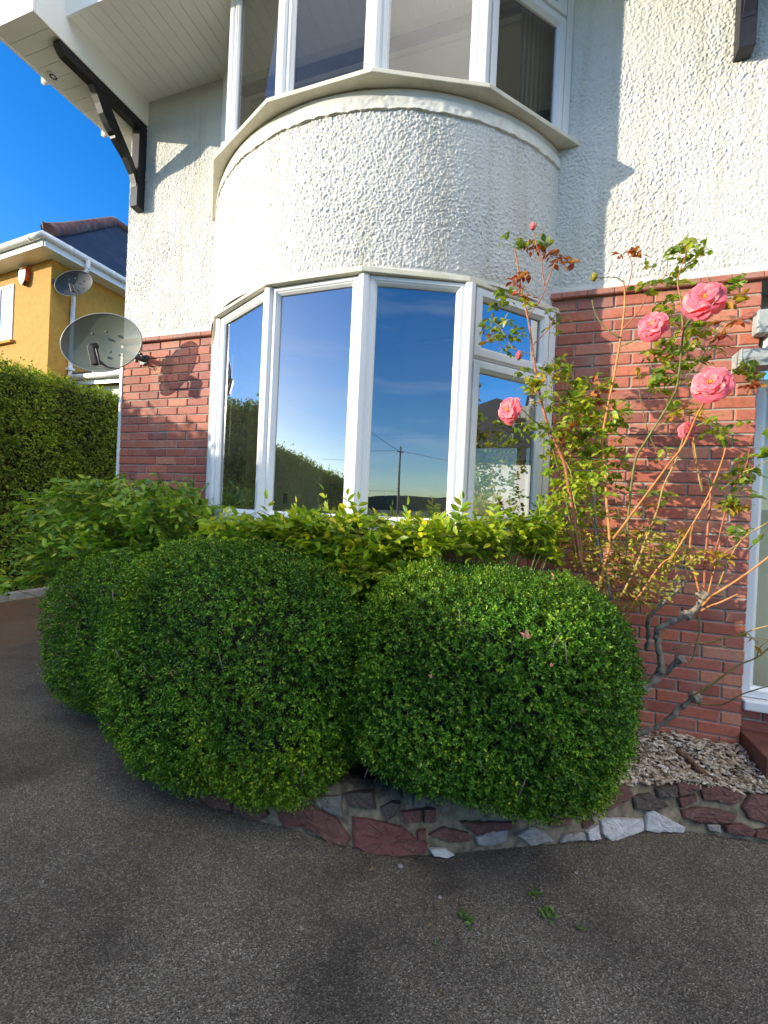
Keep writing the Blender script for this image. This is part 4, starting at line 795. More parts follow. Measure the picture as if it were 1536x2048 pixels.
# ================================================================== SATELLITE DISHES
def dish_mesh(a, b, depth):
    nr, na = 10, 48; V = [(0, 0, 0)]; F3 = []; F4 = []
    for i in range(1, nr + 1):
        r = i / nr
        for k in range(na):
            th = 2 * math.pi * k / na; V.append((a * r * math.cos(th), -depth * r * r, b * r * math.sin(th)))
    for k in range(na): F3.append((0, 1 + k, 1 + (k + 1) % na))
    for i in range(nr - 1):
        for k in range(na):
            p = 1 + i * na; F4.append((p + k, p + na + k, p + na + (k + 1) % na, p + (k + 1) % na))
    return V, np.array(F3), np.array(F4)
def sat_dish(label, loc, az, el, roll, a, b, wall_pt, lnb_len, dm='dish'):
    d = thing('satellite_dish', label, 'satellite dish', None, loc)
    rot = Matrix.Rotation(az, 4, 'Z') @ Matrix.Rotation(-el, 4, 'X') @ Matrix.Rotation(-roll, 4, 'Y')
    V, F3, F4 = dish_mesh(a, b, .045); V = [rot @ (Vector(v) + Vector((0, .045, 0))) for v in V]
    np_mesh('reflector', [tuple(v) for v in V], [F3, F4], M[dm], d, smooth=True)
    bm = bmesh.new(); rim = [rot @ Vector((a * math.cos(2 * math.pi * k / 64), 0, b * math.sin(2 * math.pi * k / 64))) for k in range(65)]
    tube(bm, rim, .006, n=6, cap=False); bm_obj('rim', bm, M['dish_rim'], d, smooth=True)
    bm = bmesh.new(); s = a / .35
    p0 = rot @ Vector((0, .06, -b * .92)); p1 = rot @ Vector((.0, -lnb_len, -b * .55))
    tube(bm, [rot @ Vector((0, .06, 0)), p0, (p0 + p1) / 2 + Vector((0, 0, -.01)), p1], .011 * s, n=8)
    bm_obj('feed_arm', bm, M['grey_metal'], d, smooth=True)
    bm = bmesh.new(); Mx = Matrix.Translation(p1) @ rot
    box(bm, -.026 * s, .026 * s, -.03 * s, .03 * s, -.075 * s, .075 * s, Mx); tube(bm, [Mx @ Vector((0, -.02 * s, .06 * s)), Mx @ Vector((0, .05 * s, .085 * s))], .027 * s, n=16)
    bm_obj('receiver', bm, M['black'], d, bevel=.006)
    bm = bmesh.new()
    for sx in (-1, 1): tube(bm, [Mx @ Vector((sx * .03 * s, -.01, .05 * s)), Mx @ Vector((sx * .034 * s, -.01, -.08 * s)), p0 + Vector((sx * .01, 0, 0))], .0025 * s, n=6)
    bm_obj('cable', bm, M['white_plastic'], d)
    wp = Vector(wall_pt) - Vector(loc); back = rot @ Vector((0, .085, 0))
    bm = bmesh.new(); box(bm, -.05 * s, .05 * s, .05, .10, -.07 * s, .07 * s, rot)
    for sx in (-1, 1):
        for sz in (-1, 1): box(bm, sx * .06 * s - .008, sx * .06 * s + .008, -.002, .014, sz * .08 * s - .008, sz * .08 * s + .008, rot)
    bm_obj('back_plate', bm, M['grey_metal'], d, bevel=.003)
    bm = bmesh.new(); mid = wp + (back - wp) * .15
    tube(bm, [wp, mid, back], .022 * s, n=10); bm_obj('wall_arm', bm, M['grey_metal'], d, smooth=True)
    bm = bmesh.new(); nrm = (wp - back); ax = 0 if abs(nrm.x) > abs(nrm.y) * 1.2 else 1
    h = .042 * s
    if ax: box(bm, wp.x - h, wp.x + h, wp.y - .01, wp.y + .0, wp.z - h, wp.z + h)
    else: box(bm, wp.x, wp.x + .01, wp.y - h, wp.y + h, wp.z - h, wp.z + h)
    for k in range(6):
        q = wp + (back - wp) * .12 + Vector((random.uniform(-.03, .03), random.uniform(-.03, .02), random.uniform(-.04, .04))) * s
        box(bm, q.x - .010, q.x + .010, q.y - .016, q.y + .016, q.z - .010, q.z + .010)
    bm_obj('wall_bracket', bm, M['grey_metal'], d, bevel=.002)
    return d
dA = sat_dish('large grey see-through satellite dish on the brick corner of the white house', (-3.592, -.346, 2.822), R(17), R(-9), R(9), .36, .235, (-3.47, -.012, 2.775), .13)
sat_dish('smaller dark satellite dish high on the ochre house beside its downpipe', (-8.60, 2.95, 5.58), R(22), R(-6), R(16), .36, .225, (-8.99, 2.86, 5.60), .10, 'dish_dark')
bm = bmesh.new(); tube(bm, catmull([(-3.44, -.02, 2.76), (-3.40, -.03, 2.70), (-3.36, -.012, 2.68), (-3.33, -.012, 2.72)], 4), .003, n=6)
bm_obj('cable', bm, M['black'], dA).location = Vector((0, 0, 0)) - dA.location

# ================================================================== OCHRE HOUSE
yh = thing('ochre_house', 'ochre rendered house with hipped slate roof beyond the hedge', 'house')
CX, CY = -9.0, 2.8; a_ = R(-5); fd = Vector((-math.cos(a_), -math.sin(a_), 0)); fn = Vector((fd.y, -fd.x, 0))
if fn.y > 0: fn = -fn
ZW = 6.02
Cn = Vector((CX, CY, 0)); Fl = Cn + fd * 7
bm = bmesh.new(); prism(bm, [(Cn.x, Cn.y), (CX, 10), (Fl.x, 10), (Fl.x, Fl.y)], 0, ZW)
bm_obj('ochre_wall', bm, M['ochre'], yh)
ov = .36
E0 = Cn + fn * ov + Vector((ov, 0, 0)); E1 = Fl + fn * ov; E2 = Vector((CX + ov, 10.3, 0))
bm = bmesh.new(); prism(bm, [(E0.x, E0.y), (E2.x, E2.y), (Fl.x, E2.y), (E1.x, E1.y)], ZW + .002, ZW + .03)
bm_obj('soffit', bm, M['soffit'], yh)
bm = bmesh.new()
def strip(bm, p, q, z0, z1, th):
    d = (q - p).normalized(); nn = Vector((d.y, -d.x, 0)) * th
    prism(bm, [(p.x, p.y), (q.x, q.y), (q.x + nn.x, q.y + nn.y), (p.x + nn.x, p.y + nn.y)], z0, z1)
strip(bm, E1, E0 + fd * .021, ZW - .01, ZW + .15, .02); strip(bm, E0, E2, ZW - .01, ZW + .15, .02)
bm_obj('fascia', bm, M['upvc'], yh)
bm = bmesh.new(); g0 = E0 + fn * .07 + Vector((.07, 0, 0))
tube(bm, [E1 + fn * .07 + Vector((0, 0, ZW + .16)), g0 + fd * .3 + Vector((0, 0, ZW + .16)), g0 + Vector((0, 0, ZW + .16)), g0 + Vector((0, .3, ZW + .16)), E2 + Vector((.07, 0, ZW + .16))], .062, n=12)
for k in range(5):
    q = g0 + fd * (.35 + k * 1.1); tube(bm, [q + fd * -.03 + Vector((0, 0, ZW + .16)), q + fd * .03 + Vector((0, 0, ZW + .16))], .068, n=12)
    q = g0 + Vector((0, .5 + k * .9, 0)); tube(bm, [q + Vector((0, -.03, ZW + .16)), q + Vector((0, .03, ZW + .16))], .068, n=12)
bm_obj('gutter', bm, M['upvc'], yh, smooth=True)
# downpipe
bm = bmesh.new(); py = CY + .40; px_ = CX + .06
for pr in ([(px_ + ov + .01, py, ZW + .13), (px_ + ov + .01, py, ZW - .04)], [(px_ + ov + .01, py, ZW - .04), (px_ + .0, py, ZW - .42)], [(px_, py, ZW - .42), (px_, py, 0)]): tube(bm, pr, .042, n=4)
box(bm, CX, px_ + .05, py - .06, py + .06, 4.0, 4.05)
bm_obj('downpipe', bm, M['upvc'], yh, bevel=.004)
# roof
zr = ZW + .20; G = Vector((E0.x + .03, E0.y, zr)); Ap = Vector((-10.42, 5.16, 8.46)); Rg = Vector((-10.42, 10.3, 8.46)); Ge = Vector((E2.x + .03, 10.3, zr)); G1 = Vector((E1.x, E1.y, zr)); Ap1 = Vector((E1.x, 5.2, 8.46))
bm = bmesh.new(); uvl = bm.loops.layers.uv.new('UVMap')
for f in ((G, Ge, Rg, Ap), (G1, G, Ap, Ap1)):
    vs = [bm.verts.new(v) for v in f]; fc = bm.faces.new(vs); ex = (f[1] - f[0]).normalized(); nn = ex.cross(f[2] - f[0]).normalized(); ey = nn.cross(ex)
    for lp in fc.loops:
        v = lp.vert.co - f[0]; lp[uvl].uv = (v.dot(ex), v.dot(ey))
rme = bpy.data.meshes.new('slate_roof'); bm.to_mesh(rme); bm.free(); rme.materials.append(M['slate']); link(bpy.data.objects.new('slate_roof', rme), yh)
def ridge_tiles(P, Q, r=.12, step=.33):
    d = (Q - P); n_ = max(1, int(d.length / step)); bm = bmesh.new()
    for k in range(n_):
        a = P + d * (k / n_) ; b = P + d * ((k + .985) / n_); tube(bm, [a, b], r, r * 1.02, n=8)
    return bm_obj('ridge_tile', bm, M['ridge'], yh)
hp = [G + (Ap - G) * tt + Vector((0, 0, .10 * (1 - tt) ** 3 - .02)) for tt in (0.02, .12, .25, 1)]
for k in range(3): ridge_tiles(hp[k], hp[k + 1])
ridge_tiles(Ap, Rg)
bm = bmesh.new(); tube(bm, catmull([G + Vector((.0, -.02, .02)), G + Vector((.03, -.06, .06)), G + Vector((.02, -.07, .16)), G + Vector((-.02, -.05, .20)), G + Vector((-.05, -.04, .18))], 4), .012, n=6); bm_obj('hip_iron', bm, M['black'], yh, smooth=True)
# front window
A = Cn + fd * 1.22; t = fd; n = fn
bm = bmesh.new(); WZ0, WZ1 = 4.60, 5.74
pframe(bm, A + n * .0, t, n, 0, .52, WZ0, WZ1, [(0, -.02), (0, .02), (.05, .02), (.06, .0), (.06, -.012)]); pframe(bm, A, t, n, .524, 1.1, WZ0, WZ1, [(0, -.02), (0, .02), (.05, .02), (.06, .0), (.06, -.012)])
wf = bm_obj('window', bm, M['upvc'], yh)
pane('pane', A, t, n, .055, .465, WZ0 + .055, WZ1 - .055, .004, wf, M['glass_thin']); pane('pane', A, t, n, .58, 1.045, WZ0 + .055, WZ1 - .055, .004, wf, M['glass_thin'])
bm = bmesh.new(); M4 = Matrix.Translation(A) @ Matrix(((t.x, n.x, 0, 0), (t.y, n.y, 0, 0), (0, 0, 1, 0), (0, 0, 0, 1)))
box(bm, -.06, 1.16, .001, .07, WZ0 - .06, WZ0 - .002, M4); bm_obj('sill', bm, M['ochre'], wf)
bm = bmesh.new(); box(bm, .06, 1.04, .0005, .002, WZ0 + .06, WZ1 - .06, M4); bm_obj('unlit_room_sheet', bm, M['dark_gap'], wf)  # dark sheet on the solid wall, standing in for the unlit room
# alarm box (a thing of its own, screwed to the wall)
al = thing('alarm_box', 'white and red burglar alarm box under the eaves of the ochre house', 'alarm box', None, tuple(Cn + fd * .80 + Vector((0, 0, 5.80))))
sh = [(0, .17), (.09, .165), (.125, .08), (.12, -.03), (.085, -.12), (.03, -.175), (0, -.18)]
bm = bmesh.new(); prism_dir(bm, [fd * a + Vector((0, 0, b)) for a, b in sh], fn * .09); bm_obj('white_half', bm, M['white_plastic'], al, bevel=.012)
bm = bmesh.new(); prism_dir(bm, [fd * -a + Vector((0, 0, b)) for a, b in sh], fn * .088); bm_obj('red_half', bm, M['red_plastic'], al, bevel=.012)
bm = bmesh.new(); prism_dir(bm, [fd * a + Vector((0, 0, b)) + fn * .03 for a, b in ((-.10, -.115), (.0, -.115), (.0, -.186), (-.035, -.183))], fn * .064); bm_obj('lamp_lens', bm, M['black'], al)
# low lean-to against the ochre house
lt = thing('lean_to', 'low lean-to with dark roof and white gutter between hedge and white house', 'outbuilding')
bm = bmesh.new(); box(bm, -9.0 + .005, -6.6, 3.42, 6, 0, 3.72); bm_obj('wall', bm, M['smooth_render'], lt)
bm = bmesh.new(); prism_dir(bm, [(-8.99, 3.22, 3.96), (-8.99, 6, 4.30), (-8.99, 6, 4.24), (-8.99, 3.22, 3.90)], (2.5, 0, 0)); bm_obj('roof', bm, M['slate'], lt)
bm = bmesh.new(); box(bm, -8.99, -6.5, 3.25, 3.27, 3.72, 3.90); bm_obj('fascia', bm, M['upvc'], lt)
bm = bmesh.new(); tube(bm, [(-8.99, 3.19, 3.86), (-6.5, 3.19, 3.86)], .055, n=12); bm_obj('gutter', bm, M['upvc'], lt, smooth=True)

# ================================================================== NEIGHBOUR, POLE, HILLS (seen mirrored in the panes)
nb = thing('bungalow', 'white walled bungalow with dark roof seen mirrored in the narrow right bay pane', 'house')
bm = bmesh.new(); box(bm, 11, 19, -5.2, 4.5, 0, 3.15); bm_obj('wall', bm, M['smooth_render'], nb)
bm = bmesh.new(); prism_dir(bm, [(10.6, -5.6, 3.15), (10.6, 5.0, 3.15), (10.6, -.6, 5.0)], (8.8, 0, 0)); bm_obj('roof', bm, M['slate'], nb)
bm = bmesh.new(); box(bm, 10.97, 10.995, -3.6, -2.4, 1.0, 2.2); wfb = bm_obj('window', bm, M['upvc'], nb)
bm = bmesh.new(); box(bm, 10.96, 10.969, -3.53, -2.47, 1.07, 2.13); bm_obj('pane', bm, M['glass_thin'], wfb)
PP = Vector((-.6 + .488 * 36, -.6 - .873 * 36, 0))
tp = thing('telegraph_pole', 'wooden telegraph pole with wires seen mirrored in the wide bay pane', 'telegraph pole', None, tuple(PP))
bm = bmesh.new(); tube(bm, [(0, 0, 0), (0, 0, 7.05)], .12, .08, n=10); bm_obj('pole', bm, M['c_bark'], tp)
bm = bmesh.new(); box(bm, -.30, .30, -.04, .04, 6.58, 6.66); bm_obj('crossarm', bm, M['c_bark'], tp)
def wire(a, b, sag):
    bm = bmesh.new(); tube(bm, [Vector(a) + (Vector(b) - Vector(a)) * u + Vector((0, 0, -sag * 4 * u * (1 - u))) for u in np.linspace(0, 1, 14)], .016, n=4); bm_obj('wire', bm, M['black'], tp)
wire((-.28, 0, 6.67), (-40, -8, 6.6), .7); wire((.28, 0, 6.67), (40, -3, 6.6), .7); wire((.3, 0, 6.5), (-30, 22, 12.5), .6); wire((0, 0, 3.2), (-40, 3, 3.4), .5)
def hills(nm, dist, hmax, seed, m):
    aa = np.linspace(R(95), R(250), 160); V = []; 
    for q, sc in ((0, 0), (.0, 1), (.35, .75)):
        for a in aa:
            h = hmax * (.45 + .4 * float(vn(np.array([a * 3.1]), np.array([seed * 1.7]), seed)[0]) + .18 * float(vn(np.array([a * 60.]), np.array([3.3]), seed)[0]))
            V.append(((dist * (1 + q)) * math.sin(a), (dist * (1 + q)) * math.cos(a), h * sc - (1 if sc == 0 else 0)))
    n_ = len(aa); k = np.arange(n_ - 1)
    F = np.concatenate([np.stack([k, k + 1, n_ + k + 1, n_ + k], -1), np.stack([n_ + k, n_ + k + 1, 2 * n_ + k + 1, 2 * n_ + k], -1)])
    tag(np_mesh('hills', V, F, m, smooth=True), kind='structure')
hills('hills', 900, 34, 4, plain('wooded_hillside', (.045, .065, .04), 1, .4, .02))

# ================================================================== LEAF TOOLS
def unit(v): return v / np.maximum(np.linalg.norm(v, axis=-1, keepdims=True), 1e-9)
def leaves_simple(P, D, Nn, Ln, Wd, fold=.18, curl=.1):
    D = unit(D); S = unit(np.cross(D, Nn)); Nn = np.cross(S, D); Ln = Ln[:, None]; Wd = Wd[:, None]
    v0 = P; v1 = P + D * Ln * .5 - S * Wd * .5 + Nn * Wd * fold; v2 = P + D * Ln - Nn * Ln * curl; v3 = P + D * Ln * .5 + S * Wd * .5 + Nn * Wd * fold
    V = np.stack([v0, v1, v2, v3], 1).reshape(-1, 3); b = (np.arange(len(P)) * 4)[:, None]
    F = np.concatenate([b + np.array([[0, 2, 1]]), b + np.array([[0, 3, 2]])], 1).reshape(-1, 3)
    return V, F
def leaves_fine(P, D, Nn, Ln, Wd, fold=.16, curl=.16):
    D = unit(D); S = unit(np.cross(D, Nn)); Nn = np.cross(S, D); Ln = Ln[:, None]; Wd = Wd[:, None]
    spec = [(0, 0, 0), (.22, -.40, .7), (.52, -.5, .9), (.80, -.27, .5), (1, 0, 0), (.80, .27, .5), (.52, .5, .9), (.22, .40, .7), (.25, 0, 0), (.55, 0, 0), (.8, 0, 0)]
    vs = [P + D * Ln * u + S * Wd * v + Nn * (Wd * fold * q - Ln * curl * (u - .15) ** 2 * (1 if u > .15 else 0)) for (u, v, q) in spec]
    V = np.stack(vs, 1).reshape(-1, 3); b = (np.arange(len(P)) * 11)[:, None]
    T3 = np.array([0, 8, 1, 0, 7, 8, 3, 10, 4, 4, 10, 5]); Q4 = np.array([1, 8, 9, 2, 2, 9, 10, 3, 8, 7, 6, 9, 9, 6, 5, 10])
    return V, (b + T3).reshape(-1, 3), (b + Q4).reshape(-1, 4)
def rdir(n): return unit(rng.normal(size=(n, 3)))

# ================================================================== BOX BUSHES
def superell(c, r, e, n):
    d = rdir(n); k = (np.abs(d) ** e).sum(1) ** (-1 / e)
    keep = rng.rand(n) < np.clip(k * k / 1.6, .3, 1); d = d[keep]; k = k[keep]
    p = d * k[:, None]; nn = unit(np.sign(p) * np.abs(p) ** (e - 1) / np.array(r))
    return np.array(c) + p * np.array(r), nn
def lump(P):
    return .020 * np.sin(P[:, 0] * 9 + P[:, 2] * 5) * np.sin(P[:, 1] * 8 + 1) + .014 * np.sin(P[:, 0] * 21 + 2) * np.sin(P[:, 2] * 17 + P[:, 1] * 9) + .03 * (vn(P[:, 0] * 7 + 20, P[:, 2] * 7 + 20, 3) - .5)
def box_bush(c, r, label, n, e=3.4):
    t = thing('box_bush', label, 'bush', 'clipped box bushes in the raised bed', (c[0], c[1], 0))
    A, nn = superell((0, 0, c[2]), np.array(r) - .045, e, n)
    keep = (A[:, 1] < .2 * r[1]) | (rng.rand(len(A)) < .4); A = A[keep]; nn = nn[keep]
    dep = np.where(rng.rand(len(A)) < .36, rng.uniform(0, .17, len(A)), np.minimum(rng.exponential(.026, len(A)), .14))
    A = A + nn * (lump(A + np.array(c)) - dep + .012)[:, None]
    ax = unit(nn * .65 + np.array([0, 0, .35]) + rng.normal(size=A.shape) * .38)
    PV = []; PD = []; PN = []; PL = []
    pr = unit(np.cross(ax, rdir(len(A)))); pq = np.cross(ax, pr)
    for j in range(7):
        th = j * 1.75 + rng.rand(len(A)) * .8; side = pr * np.cos(th)[:, None] + pq * np.sin(th)[:, None]
        spread = .95 if j < 6 else .15
        D = unit(ax * (.62 if j < 6 else 1) + side * spread); PV.append(A + ax * (.0062 * j)); PD.append(D); PN.append(unit(ax - D * (ax * D).sum(1)[:, None] + .2 * rng.normal(size=A.shape)))
        PL.append(.0165 * (.7 + .55 * rng.rand(len(A))) * (1 if j < 5 else .75))
    P = np.concatenate(PV); D = np.concatenate(PD); Nn = np.concatenate(PN); Ln = np.concatenate(PL)
    V, F = leaves_simple(P, D, Nn, Ln, Ln * (.50 + .14 * rng.rand(len(Ln))))
    np_mesh('foliage', V, F, M['box'], t)
    # twiggy core
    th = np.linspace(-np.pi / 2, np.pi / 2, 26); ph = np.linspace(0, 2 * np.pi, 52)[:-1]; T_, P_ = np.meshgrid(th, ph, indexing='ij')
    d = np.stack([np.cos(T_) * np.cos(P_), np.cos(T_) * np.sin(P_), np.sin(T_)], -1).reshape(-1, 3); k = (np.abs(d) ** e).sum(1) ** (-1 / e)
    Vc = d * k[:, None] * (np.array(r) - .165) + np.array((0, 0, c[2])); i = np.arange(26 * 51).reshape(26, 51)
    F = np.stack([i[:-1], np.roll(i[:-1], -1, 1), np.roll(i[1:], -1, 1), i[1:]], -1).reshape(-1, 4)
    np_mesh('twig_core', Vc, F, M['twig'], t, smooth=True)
    bm = bmesh.new()
    for k in range(5): tube(bm, [(0, 0, 0), (random.uniform(-.2, .2), random.uniform(-.2, .2), c[2] - .2)], .018, .012, n=6)
    bm_obj('trunk', bm, M['twig'], t); bm = bmesh.new()
    # a few pale twigs showing between the leaves
    for k in range(12):
        a = random.uniform(-2.6, -.5); zz = c[2] + random.uniform(-.8, .7) * r[2]; dd = np.array([math.cos(a), math.sin(a), 0]); rr_ = (np.abs(dd) ** e).sum() ** (-1 / e)
        q = Vector((dd[0] * rr_ * r[0] * .93, dd[1] * rr_ * r[1] * .93, zz)); q2 = q + Vector((random.uniform(-.03, .03), random.uniform(-.03, 0), random.uniform(.03, .09)))
        tube(bm, [q, q2], .0022, .0014, n=4)
    bm_obj('twigs', bm, M['c_bark'], t); return t
box_bush((-.20, -.97, .738), (.622, .49, .518), 'rounded box bush with a sunlit top below the pink rose', 34000)
box_bush((-1.455, -1.10, .672), (.730, .49, .635), 'largest box bush, wholly in shade below the wide bay panes', 34000)
box_bush((-2.50, -.76, .612), (.600, .48, .550), 'box bush half hidden at the drive end of the clipped row', 22000)

# ================================================================== HEDGE
HY = [(-15, 2.3), (-11.3, 2.66), (-9.3, 2.96), (-7.9, 2.94), (-6.1, 2.91), (-5.5, 2.93), (-4.8, 3.03), (-4.3, 3.17), (-2.9, 3.21), (-2.2, 3.25), (0, 3.27), (6, 3.27)]
def htop(y): return np.interp(y, [p[0] for p in HY], [p[1] for p in HY])
hd = thing('hedge', 'tall clipped green hedge along the drive in front of the ochre house', 'hedge', None, (-7, 0, 0))
def hedge_leaves(y0, y1, n, ln, jit, topn):
    y = rng.uniform(y0, y1, n); z = rng.uniform(0, 1, n) ** .85 * htop(y) * .99 + .06; x = -np.abs(rng.exponential(.05, n)).clip(0, .3) + .04 * (vn(y * 2.5, z * 2.5, 8) - .5)
    nrm = np.tile(np.array([[1, 0, .25]]), (n, 1))
    yt = rng.uniform(y0, y1, topn); xt = -1.15 * rng.rand(topn); zt = htop(yt) + .05 * rng.normal(size=topn) * jit - .02
    P = np.concatenate([np.stack([x, y, z], -1), np.stack([xt, yt, zt], -1)]); nrm = np.concatenate([nrm, np.tile(np.array([[.25, 0, 1]]), (topn, 1))])
    ax = unit(nrm + .55 * rng.normal(size=P.shape)); VV = []; FF = []; off = 0
    for j in range(5):
        D = unit(ax * .5 + rng.normal(size=P.shape) * .6 + np.array([0, 0, -.25])); Nn = unit(nrm + np.array([0, 0, .5]) + .5 * rng.normal(size=P.shape))
        Ln = ln * (.65 + .7 * rng.rand(len(P))); V, F = leaves_simple(P + ax * (.018 * j) + .02 * rng.normal(size=P.shape), D, Nn, Ln, Ln * .62, .12, .15)
        VV.append(V); FF.append(F + off); off += len(V)
    return np.concatenate(VV), np.concatenate(FF)
V1, F1 = hedge_leaves(-.8, 5.5, 13500, .040, 1, 3200); V2, F2 = hedge_leaves(-14.5, -.8, 9000, .075, 1.6, 5200)
np_mesh('foliage', np.concatenate([V1, V2]), np.concatenate([F1, F2 + len(V1)]), M['hedge'], hd)
ys = np.linspace(-14.5, 5.5, 60); bm = bmesh.new(); prev = None
for y in ys:
    zt = float(htop(y)) - .07; rg = [bm.verts.new((xx, y, zz)) for xx, zz in ((-.20, .0), (-.14, zt - .12), (-.22, zt), (-.95, zt), (-1.1, zt - .15), (-1.1, 0))]
    if prev:
        for k in range(6): bm.faces.new((prev[k], prev[(k + 1) % 6], rg[(k + 1) % 6], rg[k]))
    prev = rg
bm_obj('branches', bm, M['twig'], hd)
# loose shoots along the street end of the hedge
bm = bmesh.new(); SP = []; SD = []
for k in range(150):
    y = random.choice((random.uniform(-12.5, -7.2), random.uniform(-12.5, -7.2), random.uniform(-7.2, -4.2))); p = Vector((random.uniform(-.5, -.05), y, float(htop(y)) - .05)); d = Vector((random.uniform(-.3, .5), random.uniform(-.9, .3), random.uniform(.2, .9))).normalized(); l = random.uniform(.12, .42)
    tube(bm, [p, p + d * l * .5 + Vector((0, 0, .03)), p + d * l], .005, .002, n=4)
    for q in np.linspace(.25, 1, 7): SP.append(p + d * l * q); SD.append(Vector((random.gauss(0, 1), random.gauss(0, 1), random.gauss(0, .6))) + d * .5)
bm_obj('shoots', bm, M['twig'], hd)
SP = np.array([tuple(v) for v in SP]); SD = np.array([tuple(v) for v in SD]); Ln = .05 + .03 * rng.rand(len(SP)); V, F = leaves_simple(SP, SD, rdir(len(SP)), Ln, Ln * .6); np_mesh('shoot_leaves', V, F, M['hedge'], hd)

# ================================================================== LEAFY SHRUBS UNDER THE WINDOWS
def inpoly(x, z, poly):
    c = np.zeros(len(x), bool); n = len(poly)
    for i in range(n):
        x1, z1 = poly[i]; x2, z2 = poly[(i + 1) % n]
        if z1 == z2: continue
        c ^= ((z1 > z) != (z2 > z)) & (x < (x2 - x1) * (z - z1) / (z2 - z1) + x1)
    return c
def sample_poly(poly, n):
    xs = [p[0] for p in poly]; zs = [p[1] for p in poly]; out = np.zeros((0, 2))
    while len(out) < n:
        x = rng.uniform(min(xs), max(xs), n * 2); z = rng.uniform(min(zs), max(zs), n * 2); k = inpoly(x, z, poly); out = np.concatenate([out, np.stack([x[k], z[k]], -1)])
    return out[:n]
def compound(P, rd, pairs, plen, ll, lw, m, name, parent, upb=.9, droop=.25, stems=None):
    """pinnate leaves: rachis from P along rd"""
    n = len(P); rd = unit(rd); side = unit(np.cross(rd, np.array([0, 0, 1.]) + .25 * rng.normal(size=(n, 3)))); nm = np.cross(side, rd); nm *= np.sign(nm[:, 2:3] + 1e-6)
    PV, PD, PN, PL = [], [], [], []
    for j in range(pairs + 1):
        tt = (j + .6) / (pairs + .6); base = P + rd * (plen * tt)[:, None] + np.array([0, 0, -1.]) * (droop * plen * tt * tt)[:, None]
        sc = 1.0 - .25 * abs(tt - .5)
        for sgn in ((-1, 1) if j < pairs else (0,)):
            D = rd * (.55 if sgn else 1) + side * (.85 * sgn) + np.array([0, 0, -droop]) + .22 * rng.normal(size=(n, 3)); keep = rng.rand(n) < .93
            PV.append(base[keep]); PD.append(D[keep]); PN.append((nm * upb + .35 * rng.normal(size=(n, 3)))[keep]); PL.append((ll * sc * (.7 + .5 * rng.rand(n)))[keep])
    P2 = np.concatenate(PV); D2 = np.concatenate(PD); N2 = np.concatenate(PN); L2 = np.concatenate(PL)
    V, F3, F4 = leaves_fine(P2, D2, N2, L2, L2 * lw)
    return np_mesh(name, V, [F3, F4], m, parent, smooth=False)
def stems_of(P, rd, plen, base_of, m, parent, name='stem', r=.003, every=1):
    bm = bmesh.new()
    for k in range(0, len(P), every):
        p = Vector(P[k]); d = Vector(rd[k]).normalized()
        tube(bm, [p, p + d * plen[k] * .5 - Vector((0, 0, plen[k] * .06)), p + d * plen[k] - Vector((0, 0, plen[k] * .25))], r * .6, r * .3, n=4, cap=False)
        if k % 3 == 0:
            b = Vector(base_of(P[k])); tube(bm, catmull([b, (b + p) / 2 + Vector((0, 0, .05)), p], 3), r * 1.6, r * .7, n=5, cap=False)
    bm_obj(name, bm, m, parent, smooth=True)
# left sprawling shrub
sL = thing('sprawling_shrub', 'sprawling shrub of long broad pointed leaves hanging over the drive by the brick corner', 'shrub', None, (-3.0, -.3, .2))
Ls = Vector((-3.0, -.3, .2))
SHRUB_L = [(max(x_, -3.72), z_ + .05) for x_, z_ in SHRUB_L]
S = sample_poly(SHRUB_L, 740); Y = rng.uniform(-.98, -.22, len(S)); P = np.stack([S[:, 0] - Ls.x, Y - Ls.y, S[:, 1] - Ls.z], -1)
shrink = np.array([.10, 0, .06]); cen = np.array([.0, -.15, 1.0])
rd = unit(np.stack([(P[:, 0] - .15) * .8 - .15, -np.abs(rng.normal(.45, .4, len(P))), .25 + .3 * rng.normal(size=len(P))], -1) + .35 * rng.normal(size=P.shape))
pl = rng.uniform(.14, .26, len(P)); P = P - rd * (pl * .7)[:, None]
compound(P, rd, 4, pl, .070, .42, M['wist'], 'foliage', sL)
stems_of(P, rd, pl, lambda q: (q[0] * .35, .1 + .1 * q[1], max(.1, q[2] - .55)), M['c_green'], sL)
# right shrub along the window sill
sR = thing('window_shrub', 'bright yellow-green leafy shrub along the sill of the lower bay window', 'shrub', None, (-.8, -.9, .2))
Rs = Vector((-.8, -.9, .2))
def ybay(x): return np.interp(x, [-2.3, -1.7, -1.0, -.4, .0, .3], [-.72, -.98, -1.0, -.80, -.52, -.35])
SHRUB_R = [(min(x_, .12), z_ - (.14 if -.95 < x_ < -.7 and z_ < 1.25 else 0)) for x_, z_ in SHRUB_R]
S = sample_poly(SHRUB_R, 800); Y = ybay(S[:, 0]) + rng.uniform(-.17, .10, len(S)); P = np.stack([S[:, 0] - Rs.x, Y - Rs.y, S[:, 1] - Rs.z], -1)
rd = unit(np.stack([.5 * rng.normal(size=len(P)), -np.abs(rng.normal(.5, .35, len(P))), .45 + .4 * rng.normal(size=len(P))], -1)); pl = rng.uniform(.09, .18, len(P)); P = P - rd * (pl * .75)[:, None]
compound(P, rd, 3, pl, .066, .42, M['shrub'], 'foliage', sR)
stems_of(P, rd, pl, lambda q: (q[0] * .9, .14, max(.1, q[2] - .22)), M['c_green'], sR, r=.0022)
